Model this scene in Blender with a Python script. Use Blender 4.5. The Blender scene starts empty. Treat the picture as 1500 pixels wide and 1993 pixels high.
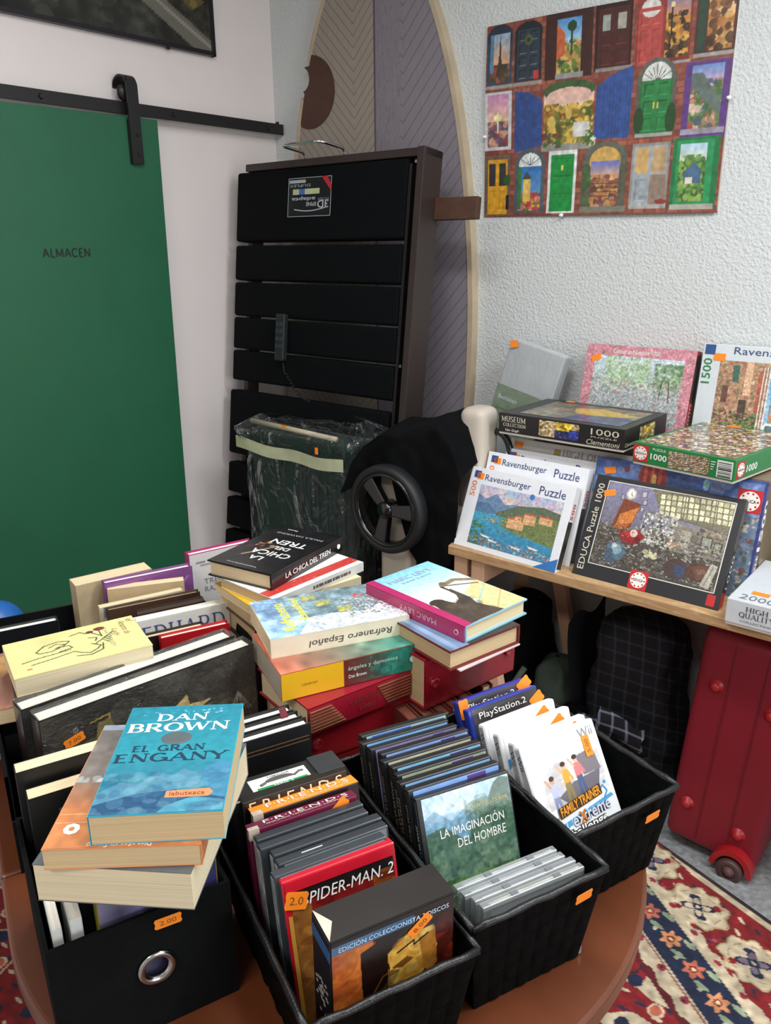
import bpy, bmesh, math, random
import numpy as np
from mathutils import Matrix, Vector
random.seed(7)
SC = bpy.context.scene
COL = SC.collection
# ------------------------------------------------------------------ camera
CAMH = 1.6
cd = bpy.data.cameras.new('camera'); cam = bpy.data.objects.new('camera', cd); COL.objects.link(cam)
cd.sensor_fit = 'VERTICAL'; cd.sensor_height = 24.0; cd.lens = 1568.0 / 1993.0 * 24.0
cd.clip_start = 0.02
TH, RO = math.radians(18.2), math.radians(0.45)
r_ = Vector((1, 0, 0)); f_ = Vector((0, math.cos(TH), -math.sin(TH))); d_ = f_.cross(r_)
cx_ = math.cos(RO) * r_ + math.sin(RO) * d_; cy_ = -math.sin(RO) * r_ + math.cos(RO) * d_
cam.matrix_world = Matrix(((cx_.x, -cy_.x, -f_.x, 0), (cx_.y, -cy_.y, -f_.y, 0), (cx_.z, -cy_.z, -f_.z, CAMH), (0, 0, 0, 1)))
SC.camera = cam
# ------------------------------------------------------------------ world, exposure
w = bpy.data.worlds.new('world'); SC.world = w; w.use_nodes = True
w.node_tree.nodes['Background'].inputs[0].default_value = (0.8, 0.9, 1.0, 1)
w.node_tree.nodes['Background'].inputs[1].default_value = 0.05
vs = SC.view_settings
SC.display_settings.display_device = 'sRGB'
vs.view_transform = 'Standard'; vs.look = 'None'; vs.gamma = 1.0; vs.exposure = 0.10; vs.use_curve_mapping = False
# ------------------------------------------------------------------ frames of the room
C0 = Vector((-0.4215, 3.48, 0))                 # the corner between the two walls
DW = Vector((0.7713, -0.6365, 0)).normalized()  # along the right wall, towards the viewer
NW = Vector((-DW.y * -1, -DW.x, 0)); NW = Vector((DW.y, -DW.x, 0))  # out of the right wall into the room
DL = Vector((-NW.x, -NW.y, 0))                  # along the left wall, towards the corner
NL = DW.copy()                                  # out of the left wall into the room
UP = Vector((0, 0, 1))
def W(s, d, z): return C0 + DW * s + NW * d + UP * z
def LW(s, d, z): return C0 + DL * s + NL * d + UP * z
def ax(o, X, Y, Z=None):
    X = Vector(X).normalized(); Y = Vector(Y).normalized(); Z = X.cross(Y) if Z is None else Vector(Z)
    o = Vector(o)
    return Matrix(((X.x, Y.x, Z.x, o.x), (X.y, Y.y, Z.y, o.y), (X.z, Y.z, Z.z, o.z), (0, 0, 0, 1)))
def at(x, y, z, yaw=0.0, rx=0.0, ry=0.0):
    return Matrix.Translation((x, y, z)) @ Matrix.Rotation(yaw, 4, 'Z') @ Matrix.Rotation(ry, 4, 'Y') @ Matrix.Rotation(rx, 4, 'X')
# ------------------------------------------------------------------ lamps (ceiling panels)
def lamp(name, pos, sx, sy, power, col, yaw):
    l = bpy.data.lights.new(name, 'AREA'); l.shape = 'RECTANGLE'; l.size = sx; l.size_y = sy; l.energy = power; l.color = col
    o = bpy.data.objects.new(name, l); COL.objects.link(o); o.location = pos; o.rotation_euler = (0, 0, yaw)
    return o
YW = math.atan2(DW.y, DW.x)
lamp('ceiling_lamp', W(3.2, 1.0, 2.84), 1.2, 0.3, 42, (0.95, 0.98, 1.0), YW)
lamp('ceiling_lamp', W(1.8, 1.6, 2.84), 1.2, 0.3, 26, (0.96, 0.98, 1.0), YW)
lamp('ceiling_lamp', W(2.3, 3.5, 2.84), 1.2, 0.3, 30, (1.0, 0.95, 0.91), YW)
# fill light brightening the left wall, set at an added, unseen window
dl_ = bpy.data.lights.new('added_fill_light', 'AREA'); dl_.shape = 'RECTANGLE'; dl_.size = 2.0; dl_.size_y = 1.5; dl_.energy = 28; dl_.color = (0.97, 0.98, 1.0)
do_ = bpy.data.objects.new('added_fill_light', dl_); COL.objects.link(do_)
wp_ = W(4.93, 1.9, 1.45); do_.matrix_world = Matrix(((NW.x, UP.x, DW.x, wp_.x), (NW.y, UP.y, DW.y, wp_.y), (NW.z, UP.z, DW.z, wp_.z), (0, 0, 0, 1)))
# ------------------------------------------------------------------ materials
def lin(c):
    if isinstance(c, str):
        c = c.lstrip('#'); c = tuple(int(c[i:i + 2], 16) / 255 for i in (0, 2, 4))
    return tuple(v / 12.92 if v <= 0.04045 else ((v + 0.055) / 1.055) ** 2.4 for v in c)
_m = {}
def nodes(name):
    m = bpy.data.materials.new(name); m.use_nodes = True
    nt = m.node_tree; return m, nt, nt.nodes['Principled BSDF']
def mat(name, col, rough=0.6, metal=0.0, var=0.06, scale=40.0, bump=0.0, bscale=200.0, spec=0.5, coat=0.0, sheen=0.0, stretch=None, bdist=0.002):
    if name in _m: return _m[name]
    m, nt, b = nodes(name); L = nt.links
    c = lin(col)
    tc = nt.nodes.new('ShaderNodeTexCoord'); src = tc.outputs['Object']
    if stretch:
        mp = nt.nodes.new('ShaderNodeMapping'); mp.inputs['Scale'].default_value = stretch; L.new(src, mp.inputs[0]); src = mp.outputs[0]
    n = nt.nodes.new('ShaderNodeTexNoise'); n.inputs['Scale'].default_value = scale; n.inputs['Detail'].default_value = 4
    L.new(src, n.inputs['Vector'])
    r = nt.nodes.new('ShaderNodeValToRGB')
    r.color_ramp.elements[0].position = 0.3; r.color_ramp.elements[1].position = 0.7
    r.color_ramp.elements[0].color = tuple(max(0, v * (1 - var)) for v in c) + (1,)
    r.color_ramp.elements[1].color = tuple(min(1, v * (1 + var)) for v in c) + (1,)
    L.new(n.outputs['Fac'], r.inputs[0]); L.new(r.outputs[0], b.inputs['Base Color'])
    b.inputs['Roughness'].default_value = rough; b.inputs['Metallic'].default_value = metal
    b.inputs['Specular IOR Level'].default_value = spec; b.inputs['Coat Weight'].default_value = coat
    b.inputs['Coat Roughness'].default_value = 0.15; b.inputs['Sheen Weight'].default_value = sheen
    if bump:
        n2 = nt.nodes.new('ShaderNodeTexNoise'); n2.inputs['Scale'].default_value = bscale; n2.inputs['Detail'].default_value = 3
        L.new(src, n2.inputs['Vector'])
        bp = nt.nodes.new('ShaderNodeBump'); bp.inputs['Strength'].default_value = bump; bp.inputs['Distance'].default_value = bdist
        L.new(n2.outputs['Fac'], bp.inputs['Height']); L.new(bp.outputs[0], b.inputs['Normal'])
    _m[name] = m; return m
def printed(rough=0.45, coat=0.0, name=None):
    name = name or 'printed_%d_%d' % (rough * 100, coat * 100)
    if name in _m: return _m[name]
    m, nt, b = nodes(name)
    a = nt.nodes.new('ShaderNodeAttribute'); a.attribute_name = 'print'
    nt.links.new(a.outputs['Color'], b.inputs['Base Color'])
    b.inputs['Roughness'].default_value = rough; b.inputs['Coat Weight'].default_value = coat; b.inputs['Coat Roughness'].default_value = 0.12
    n = nt.nodes.new('ShaderNodeTexNoise'); n.inputs['Scale'].default_value = 30
    bp = nt.nodes.new('ShaderNodeBump'); bp.inputs['Strength'].default_value = 0.04; bp.inputs['Distance'].default_value = 0.01
    nt.links.new(n.outputs['Fac'], bp.inputs['Height']); nt.links.new(bp.outputs[0], b.inputs['Normal'])
    _m[name] = m; return m
def pages_mat(name, col):
    if name in _m: return _m[name]
    m, nt, b = nodes(name); L = nt.links; c = lin(col)
    tc = nt.nodes.new('ShaderNodeTexCoord'); mp = nt.nodes.new('ShaderNodeMapping'); mp.inputs['Scale'].default_value = (6, 6, 1500)
    L.new(tc.outputs['Object'], mp.inputs[0])
    n = nt.nodes.new('ShaderNodeTexNoise'); n.inputs['Scale'].default_value = 1.0; n.inputs['Detail'].default_value = 5
    L.new(mp.outputs[0], n.inputs['Vector'])
    r = nt.nodes.new('ShaderNodeValToRGB'); r.color_ramp.elements[0].position = 0.3; r.color_ramp.elements[1].position = 0.7
    r.color_ramp.elements[0].color = tuple(v * 0.84 for v in c) + (1,); r.color_ramp.elements[1].color = tuple(min(1, v * 1.1) for v in c) + (1,)
    L.new(n.outputs['Fac'], r.inputs[0]); L.new(r.outputs[0], b.inputs['Base Color']); b.inputs['Roughness'].default_value = 0.85
    _m[name] = m; return m
def clear_mat(name, tint=(0.95, 0.97, 0.97), haze=0.1, rough=0.12, wr=0.5, sc=14.0, dist=0.02, base=.05, detail=5):
    m, nt, b = nodes(name); L = nt.links
    out = nt.nodes['Material Output']
    tr = nt.nodes.new('ShaderNodeBsdfTransparent'); tr.inputs[0].default_value = tint + (1,)
    gl = nt.nodes.new('ShaderNodeBsdfGlossy'); gl.inputs['Roughness'].default_value = rough
    df = nt.nodes.new('ShaderNodeBsdfDiffuse'); df.inputs[0].default_value = (0.8, 0.83, 0.83, 1)
    n = nt.nodes.new('ShaderNodeTexNoise'); n.inputs['Scale'].default_value = sc; n.inputs['Detail'].default_value = detail; n.inputs['Distortion'].default_value = 1.5
    bp = nt.nodes.new('ShaderNodeBump'); bp.inputs['Strength'].default_value = wr; bp.inputs['Distance'].default_value = dist
    L.new(n.outputs['Fac'], bp.inputs['Height']); L.new(bp.outputs[0], gl.inputs['Normal'])
    lw = nt.nodes.new('ShaderNodeLayerWeight'); lw.inputs[0].default_value = .35; L.new(bp.outputs[0], lw.inputs['Normal'])
    pw = nt.nodes.new('ShaderNodeMath'); pw.operation = 'POWER'; L.new(lw.outputs['Facing'], pw.inputs[0]); pw.inputs[1].default_value = 2.2
    fm = nt.nodes.new('ShaderNodeMath'); fm.operation = 'MULTIPLY_ADD'; L.new(pw.outputs[0], fm.inputs[0]); fm.inputs[1].default_value = .7; fm.inputs[2].default_value = base
    m1 = nt.nodes.new('ShaderNodeMixShader'); m1.inputs[0].default_value = haze; L.new(tr.outputs[0], m1.inputs[1]); L.new(df.outputs[0], m1.inputs[2])
    m2 = nt.nodes.new('ShaderNodeMixShader'); L.new(fm.outputs[0], m2.inputs[0]); L.new(m1.outputs[0], m2.inputs[1]); L.new(gl.outputs[0], m2.inputs[2])
    L.new(m2.outputs[0], out.inputs[0]); _m[name] = m; return m
# ------------------------------------------------------------------ mesh helpers
class MB:
    def __init__(s): s.v = []; s.f = []
    def box(s, x0, x1, y0, y1, z0, z1, M=None):
        k = len(s.v)
        P = [(x0, y0, z0), (x1, y0, z0), (x1, y1, z0), (x0, y1, z0), (x0, y0, z1), (x1, y0, z1), (x1, y1, z1), (x0, y1, z1)]
        s.v += [tuple(M @ Vector(p)) for p in P] if M is not None else P
        s.f += [tuple(k + i for i in q) for q in ((0, 3, 2, 1), (4, 5, 6, 7), (0, 1, 5, 4), (1, 2, 6, 5), (2, 3, 7, 6), (3, 0, 4, 7))]
        return s
    def prism(s, pts, z0, z1, M=None):
        k = len(s.v); n = len(pts)
        P = [(p[0], p[1], z0) for p in pts] + [(p[0], p[1], z1) for p in pts]
        s.v += [tuple(M @ Vector(p)) for p in P] if M is not None else P
        s.f.append(tuple(k + i for i in reversed(range(n)))); s.f.append(tuple(k + n + i for i in range(n)))
        for i in range(n):
            j = (i + 1) % n; s.f.append((k + i, k + j, k + n + j, k + n + i))
        return s
    def tube(s, path, r, n=8, closed=False, cap=True):
        path = [Vector(p) for p in path]; k = len(s.v); m = len(path)
        rr = r if isinstance(r, (list, tuple)) else [r] * m
        up = None
        for i, p in enumerate(path):
            a = path[(i - 1) % m] if (closed or i > 0) else p; b = path[(i + 1) % m] if (closed or i < m - 1) else p
            t = (b - a).normalized()
            if up is None: up = t.orthogonal().normalized()
            up = (up - t * up.dot(t)).normalized(); side = t.cross(up)
            for q in range(n):
                an = 2 * math.pi * q / n; s.v.append(tuple(p + (up * math.cos(an) + side * math.sin(an)) * rr[i]))
        for i in range(m if closed else m - 1):
            for q in range(n):
                a0 = k + i * n + q; a1 = k + i * n + (q + 1) % n; b0 = k + ((i + 1) % m) * n + q; b1 = k + ((i + 1) % m) * n + (q + 1) % n
                s.f.append((a0, a1, b1, b0))
        if cap and not closed:
            s.f.append(tuple(k + q for q in reversed(range(n)))); s.f.append(tuple(k + (m - 1) * n + q for q in range(n)))
        return s
    def lathe(s, prof, n=32, M=None):
        k = len(s.v); m = len(prof)
        for (r, z) in prof:
            for q in range(n):
                an = 2 * math.pi * q / n; p = Vector((r * math.cos(an), r * math.sin(an), z)); s.v.append(tuple(M @ p if M is not None else p))
        for i in range(m - 1):
            for q in range(n): s.f.append((k + i * n + q, k + i * n + (q + 1) % n, k + (i + 1) * n + (q + 1) % n, k + (i + 1) * n + q))
        return s
    def grid(s, fn, nu, nv):
        k = len(s.v)
        for j in range(nv + 1):
            for i in range(nu + 1): s.v.append(tuple(fn(i / nu, j / nv)))
        for j in range(nv):
            for i in range(nu):
                a = k + j * (nu + 1) + i; s.f.append((a, a + 1, a + nu + 2, a + nu + 1))
        return s
def build(name, parent, m, mb, bevel=0.0, seg=2, smooth=False, mods=None):
    me = bpy.data.meshes.new(name); me.from_pydata(mb.v, [], mb.f); me.validate()
    if bevel:
        bm = bmesh.new(); bm.from_mesh(me); bmesh.ops.recalc_face_normals(bm, faces=bm.faces)
        e = [x for x in bm.edges if len(x.link_faces) == 2 and x.calc_face_angle(0) > 0.5]
        bmesh.ops.bevel(bm, geom=e, offset=bevel, segments=seg, profile=0.6, affect='EDGES', clamp_overlap=True)
        bm.to_mesh(me); bm.free()
    if smooth: me.polygons.foreach_set('use_smooth', [True] * len(me.polygons))
    me.materials.append(m)
    o = bpy.data.objects.new(name, me); COL.objects.link(o)
    if parent is not None: o.parent = parent
    return o
def root(name, label, cat, M, group=None):
    o = bpy.data.objects.new(name, None); COL.objects.link(o); o.matrix_world = M; o.empty_display_size = 0.05
    o['label'] = label; o['category'] = cat
    if group: o['group'] = group
    return o
def struct(o): o['kind'] = 'structure'; return o
def tag(o, label, cat, group=None):
    o['label'] = label; o['category'] = cat
    if group: o['group'] = group
    return o
# ------------------------------------------------------------------ lettering
def text(parent, s, o, X, Y, w, h, m, name='lettering', bold=0.0, shear=0.0):
    cu = bpy.data.curves.new('lettering', 'FONT'); cu.body = s; cu.offset = bold; cu.shear = shear; cu.resolution_u = 2
    t = bpy.data.objects.new('lettering', cu); COL.objects.link(t)
    me = bpy.data.meshes.new_from_object(t)
    bpy.data.objects.remove(t); bpy.data.curves.remove(cu)
    n = len(me.vertices)
    a = np.empty(n * 3, np.float32); me.vertices.foreach_get('co', a); a = a.reshape(-1, 3)
    mn = a.min(0); mx = a.max(0); k = w / (mx[0] - mn[0]); kh = k if h is None else h / (mx[1] - mn[1])
    X = np.array(Vector(X).normalized()); Y = np.array(Vector(Y).normalized()); O = np.array(o, float)
    p = O + np.outer((a[:, 0] - mn[0]) * k, X) + np.outer((a[:, 1] - mn[1]) * kh, Y)
    me.vertices.foreach_set('co', p.astype(np.float32).ravel()); me.update()
    me.materials.clear(); me.materials.append(m)
    ob = bpy.data.objects.new(name, me); COL.objects.link(ob); ob.parent = parent
    return ob
def _arc(cx, cy, rx, ry, a0, a1, n=14): return [(cx + rx * math.cos(math.radians(a0 + (a1 - a0) * i / n)), cy + ry * math.sin(math.radians(a0 + (a1 - a0) * i / n))) for i in range(n + 1)]
GLY = {   # width, [(points, 'k' thick / 'n' thin / 'c' swelling curve)], serif feet
 'A': (.86, [([(.05, 0), (.43, 1)], 'n'), ([(.43, 1), (.81, 0)], 'k'), ([(.19, .34), (.68, .34)], 'n')], [(.05, 0), (.81, 0)]),
 'B': (.70, [([(.14, 0), (.14, 1)], 'k'), ([(.14, 1), (.38, 1)] + _arc(.38, .765, .22, .235, 90, -90) + [(.14, .53)], 'c'), ([(.14, .53), (.40, .53)] + _arc(.40, .265, .26, .265, 90, -90) + [(.14, 0)], 'c')], [(.14, 0), (.14, 1)]),
 'C': (.78, [(_arc(.42, .5, .36, .5, 45, 315), 'c')], []),
 'D': (.82, [([(.14, 0), (.14, 1)], 'k'), ([(.14, 1), (.36, 1)] + _arc(.36, .5, .40, .5, 90, -90) + [(.14, 0)], 'c')], [(.14, 0), (.14, 1)]),
 'E': (.64, [([(.14, 0), (.14, 1)], 'k'), ([(.14, 1), (.58, 1)], 'n'), ([(.14, .52), (.50, .52)], 'n'), ([(.14, 0), (.60, 0)], 'n')], [(.14, 0), (.14, 1)]),
 'G': (.84, [(_arc(.43, .5, .37, .5, 48, 340), 'c'), ([(.78, .02), (.78, .42)], 'k'), ([(.54, .42), (.84, .42)], 'n')], []),
 'H': (.84, [([(.14, 0), (.14, 1)], 'k'), ([(.70, 0), (.70, 1)], 'k'), ([(.14, .52), (.70, .52)], 'n')], [(.14, 0), (.14, 1), (.70, 0), (.70, 1)]),
 'I': (.28, [([(.14, 0), (.14, 1)], 'k')], [(.14, 0), (.14, 1)]),
 'L': (.62, [([(.14, 0), (.14, 1)], 'k'), ([(.14, 0), (.58, 0)], 'n')], [(.14, 0), (.14, 1)]),
 'M': (1.0, [([(.10, 0), (.10, 1)], 'n'), ([(.10, 1), (.50, .12)], 'k'), ([(.50, .12), (.88, 1)], 'n'), ([(.88, 1), (.88, 0)], 'k')], [(.10, 0), (.88, 0)]),
 'N': (.86, [([(.12, 0), (.12, 1)], 'n'), ([(.12, 1), (.74, 0)], 'k'), ([(.74, 0), (.74, 1)], 'n')], [(.12, 0), (.74, 1)]),
 'O': (.88, [(_arc(.44, .5, .38, .5, 0, 360, 24), 'c')], []),
 'Q': (.88, [(_arc(.44, .5, .38, .5, 0, 360, 24), 'c'), ([(.46, .16), (.86, -.12)], 'k')], []),
 'R': (.80, [([(.14, 0), (.14, 1)], 'k'), ([(.14, 1), (.40, 1)] + _arc(.40, .745, .24, .255, 90, -90) + [(.14, .49)], 'c'), ([(.38, .49), (.74, 0)], 'k')], [(.14, 0), (.14, 1), (.74, 0)]),
 'S': (.62, [(_arc(.31, .75, .24, .25, 30, 270) + _arc(.31, .25, .26, .25, 90, -150), 'c')], []),
 'T': (.74, [([(.37, 0), (.37, 1)], 'k'), ([(.04, 1), (.70, 1)], 'n')], [(.37, 0)]),
 'U': (.82, [([(.14, 1), (.14, .36)] + _arc(.41, .36, .27, .36, 180, 360) + [(.68, 1)], 'c')], [(.14, 1), (.68, 1)]),
 'W': (1.16, [([(.04, 1), (.32, 0)], 'k'), ([(.32, 0), (.58, .95)], 'n'), ([(.58, .95), (.84, 0)], 'k'), ([(.84, 0), (1.12, 1)], 'n')], [(.04, 1), (1.12, 1)]),
 'Y': (.80, [([(.04, 1), (.40, .46)], 'k'), ([(.40, .46), (.76, 1)], 'n'), ([(.40, .46), (.40, 0)], 'k')], [(.04, 1), (.76, 1), (.40, 0)]),
 ' ': (.40, [], [])}
def glyphs(parent, s, o, X, Y, w, h, m, thick=.15, thin=.06, serif=.14, gap=.12, name='lettering'):
    tot = sum(GLY[c][0] for c in s) + gap * (len(s) - 1); k = w / (tot * h)   # horizontal squeeze
    X = Vector(X).normalized(); Y = Vector(Y).normalized(); Z = X.cross(Y); Mx = ax(Vector(o), X, Y); mb = MB(); x = 0.0; lay = 0
    for c in s:
        wd, st, ft = GLY[c]
        for pts, kind in st:
            for (a, b) in zip(pts[:-1], pts[1:]):
                d = Vector((b[0] - a[0], b[1] - a[1])); L = d.length
                if L < 1e-6: continue
                d /= L; n = Vector((-d.y, d.x))
                t = {'k': thick, 'n': thin, 'c': thin + (thick - thin) * abs(d.y) ** 1.5}[kind] / 2
                e = .02 if kind == 'c' else 0.0
                q = [(a[0] - d.x * e + n.x * t, a[1] - d.y * e + n.y * t), (a[0] - d.x * e - n.x * t, a[1] - d.y * e - n.y * t), (b[0] + d.x * e - n.x * t, b[1] + d.y * e - n.y * t), (b[0] + d.x * e + n.x * t, b[1] + d.y * e + n.y * t)]
                mb.prism([((x + p[0]) * h * k, p[1] * h) for p in q], 0, .0002 + lay * .000003, Mx); lay = (lay + 1) % 9
        if serif:
            for fx, fy in ft: mb.prism([((x + fx - serif) * h * k, (fy - .03) * h), ((x + fx + serif) * h * k, (fy - .03) * h), ((x + fx + serif) * h * k, (fy + .03) * h), ((x + fx - serif) * h * k, (fy + .03) * h)], 0, .00022, Mx)
        x += wd + gap
    return build(name, parent, m, mb)
# ------------------------------------------------------------------ prints: a picture as one colour per vertex of a fine flat sheet
class Cv:
    def __init__(s, nx, ny, bg, asp=None):
        s.nx, s.ny = nx, ny; s.a = np.empty((ny, nx, 3)); s.a[:] = s.c(bg); s.U, s.V = np.meshgrid(np.linspace(0, 1, nx), np.linspace(0, 1, ny)); s.asp = asp or nx / ny
    def c(s, c):
        if isinstance(c, str): c = c.lstrip('#'); return np.array([int(c[i:i + 2], 16) / 255 for i in (0, 2, 4)])
        return np.array(c, float)
    def put(s, m, c, al=1.0):
        c = s.c(c); s.a[m] = s.a[m] * (1 - al) + c * al; return s
    def rect(s, u0, v0, u1, v1, c, al=1.0): return s.put((s.U >= u0) & (s.U <= u1) & (s.V >= v0) & (s.V <= v1), c, al)
    def ell(s, u, v, ru, rv, c, al=1.0): return s.put(((s.U - u) / ru) ** 2 + ((s.V - v) / rv) ** 2 <= 1, c, al)
    def poly(s, P, c, al=1.0):
        m = np.zeros(s.U.shape, bool); n = len(P)
        for i in range(n):
            (x0, y0), (x1, y1) = P[i], P[(i + 1) % n]
            if y0 == y1: continue
            m ^= ((s.V >= min(y0, y1)) & (s.V < max(y0, y1)) & (s.U < (s.V - y0) * (x1 - x0) / (y1 - y0) + x0))
        return s.put(m, c, al)
    def line(s, P, wd, c, al=1.0):
        for (x0, y0), (x1, y1) in zip(P[:-1], P[1:]):
            dx, dy = (x1 - x0) * s.asp, y1 - y0; L2 = dx * dx + dy * dy + 1e-12
            t = np.clip(((s.U - x0) * s.asp * dx + (s.V - y0) * dy) / L2, 0, 1)
            s.put(((s.U - x0) * s.asp - t * dx) ** 2 + (s.V - y0 - t * dy) ** 2 <= (wd / 2) ** 2, c, al)
        return s
    def grad(s, u0, v0, u1, v1, c0, c1, horiz=False):
        m = (s.U >= u0) & (s.U <= u1) & (s.V >= v0) & (s.V <= v1)
        t = ((s.U - u0) / (u1 - u0) if horiz else (s.V - v0) / (v1 - v0))[m][:, None]
        s.a[m] = s.c(c0) * (1 - t) + s.c(c1) * t; return s
    def blot(s, u0, v0, u1, v1, cols, n, r0, r1, seed, al=0.8, sq=0.6):
        R = np.random.RandomState(seed); keep = s.a.copy()
        for i in range(n):
            r = R.uniform(r0, r1); s.ell(R.uniform(u0, u1), R.uniform(v0, v1), r * R.uniform(.6, 1.4) / s.asp, r * R.uniform(.6, 1.4) * sq / .6, cols[R.randint(len(cols))], al)
        m = (s.U < u0) | (s.U > u1) | (s.V < v0) | (s.V > v1); s.a[m] = keep[m]; return s
    def noise(s, n, amp, seed, u0=0, v0=0, u1=1, v1=1):
        R = np.random.RandomState(seed); g = R.randn(n + 2, int(n * s.asp) + 2)
        y = s.V * n; x = s.U * (g.shape[1] - 2); yi = y.astype(int); xi = x.astype(int); fy = y - yi; fx = x - xi
        q = (g[yi, xi] * (1 - fx) + g[yi, xi + 1] * fx) * (1 - fy) + (g[yi + 1, xi] * (1 - fx) + g[yi + 1, xi + 1] * fx) * fy
        m = (s.U >= u0) & (s.U <= u1) & (s.V >= v0) & (s.V <= v1)
        s.a[m] = np.clip(s.a[m] * (1 + amp * q[m][:, None]), 0, 1); return s
def sheet(parent, name, cv, o, X, Yd, w, h, rough=0.45, coat=0.0, warp=None):
    """flat print: top-left corner o, X to the right, Yd downwards"""
    o = np.array(o, float); X = np.array(Vector(X).normalized()); Y = np.array(Vector(Yd).normalized())
    P = o + (cv.U * w)[..., None] * X + (cv.V * h)[..., None] * Y
    if warp is not None: P = warp(P, cv.U, cv.V)
    nx, ny = cv.nx, cv.ny
    idx = np.arange(nx * ny).reshape(ny, nx)
    F = np.stack([idx[1:, :-1], idx[1:, 1:], idx[:-1, 1:], idx[:-1, :-1]], -1).reshape(-1, 4)
    me = bpy.data.meshes.new(name); me.vertices.add(nx * ny); me.vertices.foreach_set('co', P.astype(np.float32).ravel())
    me.loops.add(F.size); me.loops.foreach_set('vertex_index', F.astype(np.int32).ravel())
    me.polygons.add(len(F)); me.polygons.foreach_set('loop_start', np.arange(0, F.size, 4, dtype=np.int32)); me.polygons.foreach_set('loop_total', np.full(len(F), 4, np.int32))
    me.update(calc_edges=True)
    at_ = me.color_attributes.new('print', 'FLOAT_COLOR', 'POINT')
    a = np.clip(cv.a, 0, 1); l = np.where(a <= 0.04045, a / 12.92, ((a + 0.055) / 1.055) ** 2.4)
    at_.data.foreach_set('color', np.concatenate([l, np.ones(l.shape[:2] + (1,))], -1).astype(np.float32).ravel())
    me.materials.append(printed(rough, coat))
    ob = bpy.data.objects.new(name, me); COL.objects.link(ob)
    if parent is not None: ob.parent = parent
    return ob
# common materials
BLACKINK = mat('black_ink', '#141414', 0.5); WHITEINK = mat('white_ink', '#f2f1ec', 0.5); GREYINK = mat('grey_ink', '#8a8d92', 0.5)
ORANGE = mat('sticker_orange', '#ff8a1c', 0.55, var=0.05); BLUEINK = mat('blue_ink', '#2d4f8a', 0.5)
PAPER = pages_mat('paper_cream', '#e0cda6'); PAPERW = pages_mat('paper_white', '#f3efe2'); PAPERT = pages_mat('paper_tan', '#cdb48a')
BLACKP = mat('black_plastic', '#17191b', 0.38, var=0.1, bump=0.05); GREYP = mat('grey_plastic', '#2e3236', 0.4, var=0.1)
def sticker(parent, o, X, Y, w=0.021, h=0.012, price=None, bend=0.0):
    """orange price label with notched ends; o is its centre, X along it, Y up"""
    o = Vector(o); X = Vector(X).normalized(); Y = Vector(Y).normalized(); N = X.cross(Y)
    pts = [(-.5, -.32), (-.44, -.5), (.44, -.5), (.5, -.32), (.46, 0), (.5, .32), (.44, .5), (-.44, .5), (-.5, .32), (-.46, 0)]
    mb = MB(); mb.prism([(p[0] * w, p[1] * h) for p in pts], 0.0, 0.0004, ax(o + N * 0.0006, X, Y))
    ob = build('price_sticker', parent, ORANGE, mb)
    ob['label'] = 'orange price sticker'
    if price: text(ob, price, o + N * 0.0012 - X * w * .3 - Y * h * .22, X, Y, w * .6, h * .45, mat('pen_ink', '#7a4a12', 0.7))
    return ob
exec_order = None
# ================================================================== THE SETTING
wall_l = mat('wall_paint_left', '#e8dfdc', 0.9, var=0.02, scale=3, bump=0.12, bscale=60)
wall_r = mat('wall_paint_right', '#cfd3d2', 0.9, var=0.015, scale=3, bump=0.9, bscale=120, bdist=0.005)
ceil_m = mat('ceiling_paint', '#e8e8e6', 0.9)
floor_m = mat('terrazzo_floor', '#8b8d8e', 0.45, var=0.35, scale=60)
T = 0.1; RS, RD = 5.0, 5.0
WMX = ax(C0, NW, DW)
struct(build('wall_right', None, wall_r, MB().box(-T, RS + T, 0, T, -.05, 2.9, ax(C0, DW, -NW))))
struct(build('wall_left', None, wall_l, MB().box(-RD - T, 0, 0, T, -.05, 2.9, ax(C0, DL, -NL))))
struct(build('wall_back', None, wall_l, MB().box(-T, RS + T, -RD - T, -RD, -.05, 2.9, ax(C0, DW, -NW))))
struct(build('wall_front', None, wall_r, MB().box(-RD, 0, -RS - T, -RS, -.05, 2.9, ax(C0, DL, -NL))))
struct(build('floor', None, floor_m, MB().box(-T, RS + T, -RD - T, T, -.1, 0, ax(C0, DW, -NW))))
struct(build('ceiling', None, ceil_m, MB().box(-T, RS + T, -RD - T, T, 2.85, 2.95, ax(C0, DW, -NW))))
win = struct(build('added_window_1', None, mat('added_window_paint', '#dcdad6', .5), MB().box(.86, .92, 4.94, 5.0, .66, 2.24, WMX).box(2.88, 2.94, 4.94, 5.0, .66, 2.24, WMX).box(.92, 2.88, 4.94, 5.0, .66, .72, WMX).box(.92, 2.88, 4.94, 5.0, 2.18, 2.24, WMX).box(1.88, 1.92, 4.95, 5.0, .72, 2.18, WMX)))  # unseen window, added as the place for the fill light
build('pane', win, mat('added_window_glass', '#dfe8ee', .05), MB().box(.92, 2.88, 4.985, 4.995, .72, 2.18, WMX))
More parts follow.
